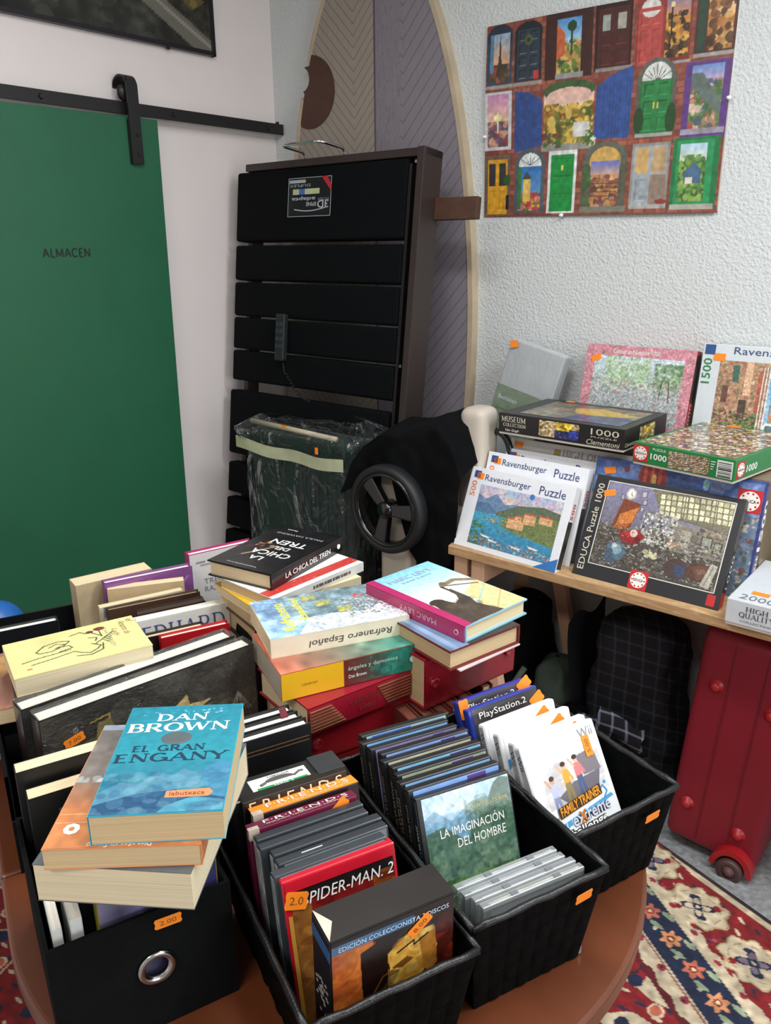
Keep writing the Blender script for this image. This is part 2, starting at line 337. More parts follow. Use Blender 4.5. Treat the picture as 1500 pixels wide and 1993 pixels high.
# sliding door with its hangers, on the left wall (local: x along the wall to the corner, y into the wall, z up)
LM = ax(C0, DL, -NL)
green = mat('green_door_paint', '#1f5e40', 0.5, var=0.04, scale=8, bump=0.06, bscale=300)
iron = mat('black_iron', '#1b1a1c', 0.42, var=0.15, bump=0.1, bscale=80)
door = bpy.data.objects.new('door_1', None); COL.objects.link(door); door.matrix_world = LM; struct(door)
build('door_panel', door, green, MB().prism([(-1.62, .04), (-.622, .04), (-.6, 2.01), (-1.62, 2.002)], 0.028, 0.064, Matrix(((1, 0, 0, 0), (0, 0, -1, 0), (0, 1, 0, 0), (0, 0, 0, 1)))), bevel=0.002)
glyphs(door, 'ALMACEN', (-1.069, -.0642, 1.578), (1, 0, 0), (0, 0, 1), .164, .025, mat('door_letters', '#0c2418', 0.5), .22, .20, 0)
for hx in (-.70, -1.45):
    hg = MB(); hg.box(hx - .021, hx + .021, -.082, -.0765, 1.867, 2.10)
    pts = [(hx + .021 * math.cos(a), 2.10 + .024 * math.sin(a)) for a in np.linspace(0, math.pi, 10)]
    hg.prism(pts, .0765, .082, Matrix(((1, 0, 0, 0), (0, 0, -1, 0), (0, 1, 0, 0), (0, 0, 0, 1))))
    hg.box(hx - .021, hx + .021, -.0765, -.064, 1.867, 2.0)
    arc = [(hx, -.079 + .037 * (1 - math.cos(a)) , 2.105 + .03 * math.sin(a)) for a in np.linspace(0, math.pi, 12)]
    ho = build('door_hanger', door, iron, hg)
    st = MB()
    for a, b in zip(arc[:-1], arc[1:]): st.prism([(a[1], a[2]), (b[1], b[2]), (b[1] , b[2] - .006), (a[1], a[2] - .006)], hx - .021, hx + .021, Matrix(((0, 0, 1, 0), (1, 0, 0, 0), (0, 1, 0, 0), (0, 0, 0, 1))))
    build('hanger_loop', ho, iron, st)
    wh = MB().lathe([(.0, -.008), (.028, -.008), (.028, -.005), (.022, 0), (.028, .005), (.028, .008), (0, .008)], 28, Matrix.Translation((hx, -.045, 2.083)) @ Matrix.Rotation(math.pi / 2, 4, 'X'))
    build('roller', ho, iron, wh, smooth=True)
    for z in (1.895, 1.955):
        build('bolt', ho, iron, MB().lathe([(0, .004), (.004, .004), (.006, 0)], 12, Matrix.Translation((hx + .004, -.082, z)) @ Matrix.Rotation(math.pi / 2, 4, 'X')))
rail = root('sliding_door_rail', 'black iron sliding rail above the green door, ending at the corner', 'rail', LM)
build('bar', rail, iron, MB().box(-1.9, -.003, -.050, -.043, 2.017, 2.055), bevel=0.001)
for x in (-1.5, -1.0, -.52, -.08):
    build('spacer', rail, iron, MB().lathe([(.009, 0), (.009, .043)], 14, Matrix.Translation((x, 0, 2.036)) @ Matrix.Rotation(math.pi / 2, 4, 'X')))
    build('bolt', rail, iron, MB().lathe([(0, .006), (.006, .006), (.009, 0)], 12, Matrix.Translation((x, -.050, 2.036)) @ Matrix.Rotation(math.pi / 2, 4, 'X')))
build('end_stop', rail, iron, MB().box(-.035, -.028, -.052, -.040, 2.055, 2.062))
# framed picture high on the left wall
pic = root('framed_picture', 'dark photograph in a thin black frame high above the green door', 'picture', LM)
fw = MB(); fx0, fx1, fz0, fz1 = -1.45, -.292, 2.25, 2.82
for b in ((fx0, fx1, fz0, fz0 + .014), (fx0, fx1, fz1 - .014, fz1), (fx0, fx0 + .012, fz0, fz1), (fx1 - .012, fx1, fz0, fz1)): fw.box(b[0], b[1], -.022, 0, b[2], b[3])
build('frame', pic, mat('frame_black', '#17131a', 0.35), fw)
cv = Cv(220, 110, '#2c2c26').noise(6, .35, 3).noise(25, .3, 4)
cv.blot(0, .3, 1, 1, ['#3a3b34', '#22231f', '#4b4a3e', '#1c1c1a'], 120, .01, .06, 5, .5)
cv.poly([(.35, .35), (.45, .35), (1, .93), (1, 1), (.94, 1)], '#6b685f').line([(.30, .25), (1, .97)], .02, '#8f8b80').poly([(.55, .3), (.75, .3), (.98, .72), (.93, .78)], '#5d5130').blot(.6, .35, .95, .8, ['#8a7a42', '#b39c55', '#3a3526'], 30, .01, .03, 8, .6)
cv.blot(.1, .8, .5, .97, ['#6f6a60', '#4c4a42'], 14, .01, .035, 9, .7)
sheet(pic, 'photo', cv, (fx0 + .008, -.012, fz1 - .008), (1, 0, 0), (0, 0, -1), fx1 - fx0 - .016, fz1 - fz0 - .016, 0.15, 0.3)
build('clip', pic, iron, MB().box(-.50, -.49, -.02, -.014, fz0 - .008, fz0))
# ------------------------------------------------------------------ poster of doors on the right wall
def brick(cv, u0, v0, u1, v1, cols, n=36):
    cv.rect(u0, v0, u1, v1, cols[0]); R = np.random.RandomState(2); hgt = 1 / n; wd = hgt * 2.2 / cv.asp; r = 0; v = v0
    while v < v1:
        u = u0 - (wd / 2 if r % 2 else 0)
        while u < u1:
            c = cv.c(cols[1 + R.randint(len(cols) - 1)]); cv.rect(max(u, u0), v, min(u + wd * .86, u1), min(v + hgt * .78, v1), c); u += wd
        v += hgt; r += 1
def scene_in(cv, u0, v0, u1, v1, sky0, sky1, ground, seed, mid=.5):
    vm = v0 + (v1 - v0) * mid; cv.grad(u0, v0, u1, vm, sky0, sky1); cv.rect(u0, vm, u1, v1, ground[0])
    cv.blot(u0, vm - .03, u1, v1, ground, int(140 * (u1 - u0) / .12), .006, .022, seed, .8)
def door_in(cv, u0, v0, u1, v1, c, dark, light, cols=2, rows=3, arch=False):
    cv.rect(u0, v0, u1, v1, c)
    for i in range(cols):
        for j in range(rows):
            a = u0 + (u1 - u0) * (i + .18) / cols; b = u0 + (u1 - u0) * (i + .82) / cols; p = v0 + (v1 - v0) * (j + .12) / rows; q = v0 + (v1 - v0) * (j + .86) / rows
            cv.rect(a, p, b, q, dark); cv.rect(a + .004, p + .006, b, q, c); cv.rect(a + .002, q - .004, b, q, light)
poster = root('poster', 'colourful poster of painted doors and windows on the textured wall', 'poster', ax(W(.979, 0, 2.250), DW, -NW))
def mkposter():
    cv = Cv(340, 240, '#7d4536', 1.38); brick(cv, 0, 0, 1, 1, ['#6a4a40', '#8a4636', '#96503c', '#7c3d31', '#a05a45'])
    # top row
    cv.rect(.005, .03, .125, .30, '#33455a'); cv.ell(.065, .06, .06, .06, '#2b3644'); scene_in(cv, .02, .05, .115, .29, '#8fa9c4', '#e4a06a', ['#3a4534', '#6b4a34', '#a34e35', '#2c3a3a'], 1, .75)
    cv.poly([(.066, .06), (.069, .06), (.074, .18), (.088, .26), (.047, .26), (.061, .18)], '#4a3a30'); cv.rect(.02, .05, .036, .24, '#5c7f95')
    cv.ell(.20, .06, .062, .05, '#20262c'); cv.rect(.138, .05, .262, .30, '#20262c'); door_in(cv, .15, .05, .25, .295, '#2c3a44', '#1d2830', '#6d7a82', 2, 4); cv.ell(.2, .10, .018, .026, '#4f5a34'); cv.ell(.2, .10, .008, .012, '#27333b'); cv.rect(.226, .255, .25, .295, '#b03a34')
    cv.rect(.275, .0, .475, .31, '#3b211b'); scene_in(cv, .325, .03, .43, .29, '#4f8fc8', '#a8cbe0', ['#b99a58', '#5c7a3a', '#31512c', '#c4864a', '#d9b56a'], 2, .5); cv.poly([(.325, .05), (.36, .1), (.36, .2), (.325, .22)], '#c2643c'); cv.rect(.322, .285, .44, .31, '#8f9190'); cv.line([(.39, .06), (.388, .2)], .012, '#2a4a30'); cv.ell(.39, .07, .02, .025, '#24462b')
    cv.rect(.485, .0, .63, .30, '#2c1614'); door_in(cv, .498, .02, .62, .285, '#4a231f', '#34170f', '#6b3b32', 2, 3); cv.rect(.515, .05, .545, .12, '#9aa39a'); cv.rect(.575, .05, .605, .12, '#a8a79a'); cv.rect(.49, .285, .635, .305, '#8a8480')
    cv.rect(.645, .0, .75, .30, '#8d3a34'); door_in(cv, .652, .05, .742, .30, '#b04a44', '#923a35', '#c86a60', 2, 3); cv.ell(.697, .05, .035, .04, '#d8d2cc'); cv.rect(.652, .05, .742, .065, '#b04a44')
    cv.rect(.75, .0, .845, .295, '#7e2f2a'); scene_in(cv, .755, .0, .838, .28, '#6f6fa8', '#d8905a', ['#c78a3e', '#5a3f28', '#3a2c20', '#e0b860', '#2c2018'], 3, .4); cv.line([(.775, .05), (.772, .24)], .008, '#2a2420'); cv.ell(.775, .05, .008, .012, '#f0dca0')
    cv.rect(.86, .0, 1, .28, '#4a2a22'); scene_in(cv, .90, .0, .99, .27, '#d8b080', '#e6c088', ['#a87038', '#c99a58', '#6a4226', '#e0c090', '#3e2a1a'], 4, .3); cv.rect(.868, 0, .895, .27, '#27402f')
    for a, b, v in ((.0, .13, .305), (.135, .265, .305), (.75, .85, .295), (.86, 1, .28)): cv.rect(a, v, b, v + .014, '#9a9490')
    # middle row
    cv.rect(.0, .335, .128, .64, '#c9c9cc'); scene_in(cv, .012, .35, .113, .62, '#c489b4', '#e8c39a', ['#b98a6a', '#7a5a78', '#d0a080', '#8a3f3a', '#5a4a5a'], 5, .62); cv.rect(.06, .44, .066, .55, '#efe6c8'); cv.ell(.063, .47, .02, .02, '#f2e3a8')
    cv.poly([(.143, .345), (.20, .355), (.268, .40), (.272, .63), (.143, .66)], '#2f4a86'); cv.poly([(.5, .375), (.56, .32), (.645, .29), (.640, .625), (.497, .62)], '#33508e')
    for u in np.arange(.15, .27, .012): cv.line([(u, .36), (u, .64)], .003, '#22386a', .7)
    for u in np.arange(.505, .64, .013): cv.line([(u, .36), (u, .62)], .003, '#253c70', .7)
    scene_in(cv, .275, .36, .49, .64, '#d8a8b4', '#e9d29a', ['#c9a648', '#6f7a34', '#a0732e', '#4a5a2a', '#e0c060', '#7a4a2a'], 6, .35); cv.ell(.385, .37, .11, .05, '#3f5a34'); cv.ell(.385, .395, .095, .04, '#e0b8a8'); cv.rect(.41, .53, .475, .60, '#cfcfca'); cv.rect(.27, .63, .505, .665, '#8e8f86'); cv.blot(.27, .57, .36, .65, ['#3f5a2a', '#6a3048', '#52702e'], 30, .006, .016, 31); cv.blot(.45, .57, .51, .65, ['#3f5a2a', '#d8d8c8', '#52702e'], 30, .006, .016, 32)
    cv.rect(.66, .34, .81, .63, '#59564c'); cv.ell(.735, .36, .07, .09, '#5f6258'); cv.ell(.735, .365, .055, .075, '#cfd2cc'); 
    for k in range(-3, 4): cv.line([(.735, .38), (.735 + k * .017, .30 + abs(k) * .012)], .004, '#55584e')
    cv.rect(.675, .37, .795, .615, '#1f6a38'); door_in(cv, .68, .375, .79, .61, '#2a7a42', '#1a5a2e', '#3f9a5a', 2, 3); cv.rect(.726, .47, .732, .50, '#d6b64a'); cv.rect(.742, .47, .748, .50, '#d6b64a'); cv.ell(.675, .55, .02, .06, '#23441f'); cv.ell(.798, .55, .02, .07, '#23441f'); cv.rect(.665, .615, .81, .63, '#9c9a94')
    cv.rect(.838, .31, 1, .65, '#5b3a7a'); scene_in(cv, .862, .33, .975, .62, '#6f8fc8', '#c9a8b8', ['#6a7a4a', '#b0806a', '#d8c0a8', '#4a5a6a', '#a04a42', '#3f6a3a'], 7, .32); cv.poly([(.862, .36), (.90, .36), (.975, .50), (.975, .56), (.862, .42)], '#5d6b64'); cv.rect(.838, .61, .995, .635, '#9a94a0')
    # bottom row
    cv.rect(.0, .67, .125, .99, '#6a5a4a'); door_in(cv, .015, .69, .115, .985, '#d39a2e', '#b37e1f', '#eab850', 2, 2); cv.rect(.022, .71, .055, .83, '#3b3a38'); cv.rect(.072, .71, .105, .83, '#3b3a38'); cv.ell(.112, .80, .016, .03, '#2f5a2a'); cv.rect(.108, .88, .122, .96, '#22262a')
    cv.ell(.22, .72, .07, .08, '#4f5960'); cv.rect(.15, .72, .29, .98, '#4f5960'); cv.ell(.22, .725, .052, .06, '#d5dbd8'); scene_in(cv, .168, .735, .272, .97, '#2f6aa8', '#6aa0d0', ['#7a6a2e', '#b03a3a', '#d8b84a', '#3f6a2a', '#c06a7a'], 8, .72); cv.rect(.19, .80, .225, .92, '#d8b45a'); cv.poly([(.185, .80), (.207, .76), (.23, .80)], '#3a4a42'); cv.rect(.168, .735, .18, .96, '#2f7a3a')
    for k in range(-2, 3): cv.line([(.22, .73), (.22 + k * .022, .675 + abs(k) * .01)], .004, '#5f6a70')
    cv.rect(.305, .665, .432, .985, '#d9dcd8'); cv.rect(.318, .685, .42, .975, '#13883a'); 
    for j in range(3): cv.rect(.33, .70 + j * .09, .408, .705 + j * .09, '#0e6a2c')
    cv.rect(.365, .74, .372, .765, '#e0c85a')
    cv.rect(.46, .70, .645, .985, '#57584a'); cv.ell(.553, .71, .092, .075, '#606254'); cv.ell(.553, .73, .065, .07, '#caa458'); scene_in(cv, .495, .73, .615, .96, '#6a78c8', '#e8b070', ['#8a5a3a', '#b07848', '#5a3a30', '#c99a68', '#7a4a50'], 9, .42)
    for j in range(4): cv.rect(.50, .84 + j * .02, .61, .845 + j * .02, '#4a3428')
    cv.blot(.455, .74, .50, .97, ['#3f5a34', '#4a6a3a', '#55583f'], 30, .006, .02, 33); cv.rect(.455, .955, .65, .985, '#7a7a6a')
    cv.rect(.662, .66, .81, .97, '#8f8c86'); door_in(cv, .672, .67, .80, .955, '#9aa3a8', '#808a90', '#b5bcc0', 2, 2); cv.rect(.68, .68, .73, .80, '#c9a468'); cv.rect(.745, .68, .795, .80, '#b99a70'); cv.rect(.74, .81, .80, .95, '#8d7a6c'); cv.rect(.665, .95, .81, .972, '#a5a49e'); cv.ell(.79, .94, .025, .012, '#8a3a34')
    cv.rect(.822, .645, .99, .975, '#1f7040'); cv.rect(.835, .66, .97, .955, '#2a8a52'); scene_in(cv, .848, .675, .945, .945, '#a8c8dc', '#d8dcc8', ['#4f7a3a', '#6a9a48', '#2f5a34', '#9ab060', '#8aa84a'], 10, .3); cv.poly([(.87, .80), (.905, .76), (.93, .80), (.93, .86), (.87, .86)], '#4a6a88'); cv.rect(.875, .83, .90, .86, '#e8e0c8'); cv.rect(.825, .955, .985, .98, '#a8a59a')
    return cv.noise(60, .07, 11)
pcv = mkposter()
def pwarp(P, U, V):
    P = P.copy(); P[..., 1] -= .0065 + .006 * np.sin(U * 3.1) * (1 - V) + .004 * np.sin(V * 5 + U * 4); return P
sheet(poster, 'print', pcv, (0, 0, -.002), (1, 0, -.012), (.008, 0, -1), .76, .556, 0.4, 0.15, pwarp)
build('backing', poster, mat('poster_card', '#d8d2c6', 0.8), MB().prism([(0, 0), (.76, -.010), (.767, -.562), (.005, -.555)], 0, .0016, Matrix(((1, 0, 0, 0), (0, 0, -1, 0), (0, 1, 0, 0), (0, 0, 0, 1)))))
for u, v in ((.0, .56), (.38, 1.0), (1.0, .50)):
    build('pin', poster, mat('white_pin', '#e8e8e4', 0.4), MB().lathe([(0, .012), (.004, .012), (.004, .004), (.006, .002), (.006, 0)], 12, Matrix.Translation((.76 * u + .004, -.009, -.556 * v - .004)) @ Matrix.Rotation(math.pi / 2, 4, 'X')), smooth=True)
# ------------------------------------------------------------------ helpers for node maths
def vmath(nt, op, a, b=None):
    n = nt.nodes.new('ShaderNodeMath'); n.operation = op
    for i, x in enumerate((a, b)):
        if x is None: continue
        if isinstance(x, (int, float)): n.inputs[i].default_value = x
        else: nt.links.new(x, n.inputs[i])
    return n.outputs[0]
def vmix(nt, f, a, b, mode='MIX'):
    n = nt.nodes.new('ShaderNodeMix'); n.data_type = 'RGBA'; n.blend_type = mode
    for i, x in ((0, f), (6, a), (7, b)):
        if isinstance(x, (int, float)): n.inputs[i].default_value = x
        elif isinstance(x, tuple): n.inputs[i].default_value = x + (1,) if len(x) == 3 else x
        else: nt.links.new(x, n.inputs[i])
    return n.outputs[2]
def vnoise(nt, src, scale, stretch=(1, 1, 1), detail=4):
    mp = nt.nodes.new('ShaderNodeMapping'); mp.inputs['Scale'].default_value = stretch; nt.links.new(src, mp.inputs[0])
    n = nt.nodes.new('ShaderNodeTexNoise'); n.inputs['Scale'].default_value = scale; n.inputs['Detail'].default_value = detail
    nt.links.new(mp.outputs[0], n.inputs['Vector']); return n.outputs['Fac']
# ------------------------------------------------------------------ tall oval panel with chevron wood
def chevron_mat():
    m, nt, b = nodes('chevron_wood'); tc = nt.nodes.new('ShaderNodeTexCoord'); o = tc.outputs['Object']
    sp = nt.nodes.new('ShaderNodeSeparateXYZ'); nt.links.new(o, sp.inputs[0]); x, z = sp.outputs[0], sp.outputs[2]
    f1 = vmath(nt, 'FRACT', vmath(nt, 'DIVIDE', vmath(nt, 'SUBTRACT', z, vmath(nt, 'MULTIPLY', vmath(nt, 'ABSOLUTE', vmath(nt, 'SUBTRACT', x, .445)), 1.05)), .037))
    l1 = vmath(nt, 'LESS_THAN', f1, .13)
    xr = vmath(nt, 'SUBTRACT', x, .665)
    f2 = vmath(nt, 'FRACT', vmath(nt, 'DIVIDE', vmath(nt, 'SUBTRACT', z, vmath(nt, 'MULTIPLY', vmath(nt, 'ABSOLUTE', xr), 1.1)), .05))
    l2 = vmath(nt, 'MULTIPLY', vmath(nt, 'LESS_THAN', f2, .09), vmath(nt, 'GREATER_THAN', x, .655))
    gr = vnoise(nt, o, 30, (6, 1, .35)); gr2 = vnoise(nt, o, 12, (5, 1, .5))
    beige = vmix(nt, gr, lin('#8f857b'), lin('#a39a8c')); grey = vmix(nt, gr, lin('#79727a'), lin('#8f8890'))
    beige = vmix(nt, l1, beige, lin('#7a7169')); grey = vmix(nt, l2, grey, lin('#655f64'))
    grain = vmath(nt, 'MULTIPLY', vmath(nt, 'LESS_THAN', vmath(nt, 'FRACT', vmath(nt, 'MULTIPLY', gr2, 9)), .12), vmath(nt, 'LESS_THAN', x, .655))
    grey = vmix(nt, grain, grey, lin('#6d676f'))
    edge = vmath(nt, 'LESS_THAN', vmath(nt, 'ABSOLUTE', vmath(nt, 'SUBTRACT', x, .541)), .004)
    side = vmath(nt, 'GREATER_THAN', x, .541)
    c = vmix(nt, edge, vmix(nt, side, beige, grey), lin('#565059'))
    nt.links.new(c, b.inputs['Base Color']); b.inputs['Roughness'].default_value = .5
    return m
WM = ax(C0, DW, -NW)
EA, EB, EX, EZ = .425, 1.285, .525, 1.30
def ellp(a, k=1.0): return (EX + EA * k * math.cos(a), EZ + (EB - (1 - k) * EA) * math.sin(a))
NCX, NCZ, NR = .188, 2.19, .042
def oval_outline(k=1.0):
    pts = []
    for i in range(200):
        p = ellp(2 * math.pi * i / 200, k)
        if math.hypot(p[0] - NCX, p[1] - NCZ) > NR: pts.append(p); last = True
        elif last:
            last = False
            ins = []
            for j in range(48):
                q = (NCX + NR * math.cos(2 * math.pi * j / 48), NCZ + NR * math.sin(2 * math.pi * j / 48))
                if ((q[0] - EX) / (EA * k)) ** 2 + ((q[1] - EZ) / EB) ** 2 < 1: ins.append(q)
            ins.sort(key=lambda q: -q[1]); pts += ins
    return pts
YZ = Matrix(((1, 0, 0, 0), (0, 0, -1, 0), (0, 1, 0, 0), (0, 0, 0, 1)))     # prism drawn in x,z; height towards the viewer
oval = root('oval_panel', 'tall oval chevron wood panel with cream edge behind the black bed base', 'panel', WM)
build('face_board', oval, chevron_mat(), MB().prism(oval_outline(), .012, .034, YZ))
eb = MB(); n = 200
for i in range(n):
    a0, a1 = 2 * math.pi * i / n, 2 * math.pi * (i + 1) / n
    if any(math.hypot(ellp(a)[0] - NCX, ellp(a)[1] - NCZ) < NR + .01 for a in (a0, a1)): continue
    eb.prism([ellp(a0, 1.0), ellp(a0, 1.045), ellp(a1, 1.045), ellp(a1, 1.0)], 0, .036, YZ)
build('edge_band', oval, mat('cream_edge', '#b8a78d', .6, var=.12, scale=12), eb)
pts = []
DX, DZ, DR = .232, 2.143, .122
for j in range(120):
    a = -math.pi * .75 + 2 * math.pi * j / 120; p = (DX + DR * math.cos(a), DZ + DR * math.sin(a))
    if ((p[0] - EX) / EA) ** 2 + ((p[1] - EZ) / EB) ** 2 < .998: pts.append(p)
lo, hi = pts[0], pts[-1]
notch = [(NCX + NR * math.cos(a), NCZ + NR * math.sin(a)) for a in np.linspace(1.15, -1.35, 24)]
edge = [ellp(a) for a in np.linspace(math.pi * .5, math.pi * 1.2, 160)]
e_up = [p for p in edge if notch[0][1] < p[1] < hi[1]]; e_dn = [p for p in edge if lo[1] < p[1] < notch[-1][1]]
build('inlay', oval, mat('brown_inlay', '#4a2c20', .45, var=.15, scale=30), MB().prism(pts + e_up + notch + e_dn, .0345, .037, YZ))
# ------------------------------------------------------------------ upright bed base
LEAN = .12
BZ = UP * math.cos(LEAN) - NW * math.sin(LEAN)
BM = ax(W(.07, .494, 0), DW, BZ.cross(DW))
bed = root('adjustable_bed_base', 'black upholstered adjustable bed base standing on end against the wall', 'bed base', BM)
padm = mat('black_upholstery', '#07090b', .85, var=.12, scale=8, bump=.25, bscale=700, spec=.12)
brownm = mat('brown_steel', '#2f2422', .42, var=.08, bump=.08, bscale=60)
chrome = mat('chrome', '#d8d8d8', .1, 1.0, var=.02)
for z0, z1, dx in ((1.636, 1.878, 0), (1.497, 1.622, 0), (1.366, 1.489, 0), (1.243, 1.36, .0), (1.122, 1.236, 0), (.833, 1.083, -.01), (.675, .797, -.01), (.535, .652, -.015), (.40, .515, -.02), (.07, .37, -.02)):
    build('upholstered_slat', bed, padm, MB().box(dx, .803 + dx, .0, .055, z0, z1), bevel=.012, seg=4, smooth=True)
fr = MB()
fr.box(.845, .872, -.012, .085, .03, 1.905); fr.box(.005, .03, .058, .115, .03, 1.88); fr.box(.045, .872, .0, .085, 1.880, 1.905)
fr.box(.045, .845, .058, .085, .03, .06)
build('frame', bed, brownm, fr, bevel=.003)
ir = MB(); ir.box(.808, .820, .0, .05, .1, 1.86); ir.box(.828, .836, .01, .05, .1, 1.87)
build('inner_rail', bed, mat('dark_rail', '#191516', .35, .3), ir, bevel=.002)
for z in (1.865, 1.24, .9): build('bolt', bed, chrome, MB().lathe([(0, .004), (.005, .004), (.007, 0)], 12, Matrix.Translation((.832, -.001 if z < 1.8 else .005, z)) @ Matrix.Rotation(math.pi / 2, 4, 'X')))
for z in (1.56, 1.30, .95): build('cross_bar', bed, brownm, MB().box(.03, .845, .06, .08, z - .012, z + .012))
build('rear_bracket', bed, mat('brown_wood_block', '#4a2f22', .5, var=.2, scale=20), MB().box(.872, 1.03, .06, .085, 1.70, 1.765), bevel=.002)
def bow(x0, x1, y0, y1, z0, z1, r=.03):
    P = [(x0, y0, z0), (x0, y0, z1 - .012), (x0, y0 - .012, z1)]
    P += [(x0, y1 + r, z1)] + [(x0 + r - r * math.cos(a), y1 + r - r * math.sin(a), z1) for a in np.linspace(.2, math.pi / 2, 5)]
    P += [(x1 - r + r * math.sin(a), y1 + r - r * math.cos(a), z1) for a in np.linspace(0, math.pi / 2 - .2, 5)] + [(x1, y1 + r, z1)]
    P += [(x1, y0 - .012, z1), (x1, y0, z1 - .012), (x1, y0, z0)]
    return P
build('mattress_retainer', bed, chrome, MB().tube(bow(.330, .515, .02, -.10, 1.875, 1.928), .0052, 12), smooth=True)
# label on the top slat, fixed upside down
lb = build('label', bed, mat('label_black', '#0a0c10', .35, coat=.3), MB().box(.277, .483, -.0016, 0, 1.715, 1.843))
fm = MB()
for b in ((.277, .483, 1.715, 1.7168), (.277, .483, 1.8412, 1.843), (.277, .2788, 1.715, 1.843), (.4812, .483, 1.715, 1.843)): fm.box(b[0], b[1], -.0022, -.0016, b[2], b[3])
silver = mat('silver_ink', '#a9adb2', .4)
build('border', lb, silver, fm)
Xr, Yr = (-1, 0, 0), (0, 0, -1)
text(lb, '3D', (.472, -.002, 1.768), Xr, Yr, .052, .027, silver, bold=.02)
text(lb, 'SPINE', (.416, -.002, 1.762), Xr, Yr, .05, .013, silver, bold=.02)
text(lb, 'adapta', (.41, -.002, 1.782), Xr, Yr, .115, .016, silver, bold=.02)
text(lb, 'SYSTEM', (.474, -.002, 1.775), Xr, Yr, .05, .008, GREYINK)
sw = MB(); sw.tube([(.472 - .19 * t, -.002, 1.745 - .012 * math.sin(t * 3.1)) for t in np.linspace(0, .85, 10)], .0022, 6); build('swoosh', lb, silver, sw)
bl = MB(); bl.box(.300, .428, -.002, -.0016, 1.788, 1.806); build('colour_bar', lb, mat('label_pale', '#b9bd94', .5), bl)
build('colour_bar', lb, mat('label_blue', '#3f66b0', .5), MB().box(.33, .358, -.0025, -.002, 1.788, 1.806))
text(lb, 'DUPLEX', (.383, -.002, 1.822), Xr, Yr, .10, .009, silver)
build('colour_bar', lb, silver, MB().box(.282, .36, -.0025, -.0016, 1.826, 1.836))
build('ribbon', lb, mat('ribbon_red', '#b3202c', .45), MB().prism([(.436, 1.843), (.462, 1.843), (.483, 1.815), (.483, 1.795)], .002, .0026, YZ))
# hand control hanging on its curly cable
rc = build('hand_control', bed, mat('control_grey', '#1c2024', .5), MB().box(.264, .310, -.030, -.006, 1.215, 1.382), bevel=.007, seg=3)
for i in range(4):
    for j in range(2): build('button', rc, mat('control_button', '#2c343a', .5), MB().box(.270 + .019 * j, .285 + .019 * j, -.032, -.0295, 1.26 + .026 * i, 1.275 + .026 * i), bevel=.002)
cpath = [(.300, -.018, 1.217), (.305, -.018, 1.19), (.313, -.018, 1.17)]
hel = []
for i in range(140):
    t = i / 139; c = Vector((.315 + .11 * t, -.012 + .02 * t, 1.165 - .085 * t - .02 * math.sin(t * 3))); a = i * .62
    hel.append(c + Vector((.0042 * math.cos(a) * .6, .0055 * math.sin(a), .0042 * math.cos(a))))
build('cable', rc, BLACKP, MB().tube(cpath + hel, .0016, 6), smooth=True)
# ------------------------------------------------------------------ folded green case in clear plastic
def vn(x, y, z, s=1.0):
    from mathutils import noise
    return noise.noise(Vector((x, y, z)) * s)
bag = root('plastic_wrapped_case', 'dark green folding case wrapped in clear plastic with pale tape band', 'case', ax(W(.345, .545, 0), DW, -NW))
gcase = mat('dark_green_fabric', '#10241f', .75, var=.2, scale=14, bump=.2, bscale=500)
build('body', bag, gcase, MB().box(.015, .50, .012, .15, .02, .99), bevel=.02, seg=3, smooth=True)
ribs = MB()
for x in (.26, .30, .34, .38, .42, .46): ribs.box(x, x + .012, .005, .014, .05, .86)
build('ribbing', bag, mat('charcoal_ribs', '#1e2529', .55), ribs, bevel=.002)
build('handle_bar', bag, mat('tan_bar', '#b7ab92', .5), MB().tube([(.05, -.006, 1.022), (.46, -.012, 1.012)], .009, 10), smooth=True)
studs = MB()
for i in range(6):
    for x, z0 in ((.16, .90), (.33, .86)): studs.lathe([(0, .003), (.0035, .002), (.004, 0)], 8, Matrix.Translation((x, .004, z0 - .022 * i)) @ Matrix.Rotation(math.pi / 2, 4, 'X'))
build('stud', bag, mat('stud_grey', '#7d8488', .3, .7), studs)
def wrapfn(u, v):
    z = v * 1.03; a = u * 2 * math.pi
    w2, d2 = .268, .095
    if v > .9: k = (v - .9) / .1; bulge = .03 * math.sin(min(1, k) * math.pi)
    else: k = 0; bulge = -.006 * math.exp(-((v - .87) / .02) ** 2)
    c, s = math.cos(a), math.sin(a)
    x = .258 + (w2 + bulge) * math.copysign(abs(c) ** .28, c); y = .075 + (d2 + bulge) * math.copysign(abs(s) ** .35, s)
    if v > .87: z += .035 * (x / .5) * (v - .87) / .13 + .02 * vn(x, y, z, 9)
    if v > .965:
        q = (v - .965) / .035; x = x * (1 - .12 * q) + .258 * .12 * q; y = y * (1 - .75 * q) + .075 * .75 * q
    am = .005 + (.013 if v > .86 else 0)
    y += am * (1 - 2.2 * abs(vn(x, z, a, 10))) * .8 ; x += am * vn(z, y, a, 13)
    return (x, y, z)
clear = clear_mat('clear_plastic', haze=.014, rough=.05, wr=.75, sc=3.6, dist=.10, base=.035, detail=3)
build('plastic_wrap', bag, clear, MB().grid(wrapfn, 96, 110), smooth=True)
def bandfn(u, v):
    x = -.012 + .52 * u; return (x, -.034 - .006 * math.sin(u * 9), .925 - .012 * u + .042 * v - .01 * math.sin(u * 3.1) + .003 * math.sin(u * 14))
tb = MB().grid(bandfn, 40, 3); build('tape_band', bag, mat('pale_tape', '#b9be9a', .6, var=.1, scale=25), tb, smooth=True)
sticker(bag, (.40, -.045, .972), (0, 0, 1), (-1, 0, 0), .024, .014); sticker(bag, (.235, -.03, 1.03), (1, 0, -.05), (0, 0, 1), .025, .009)
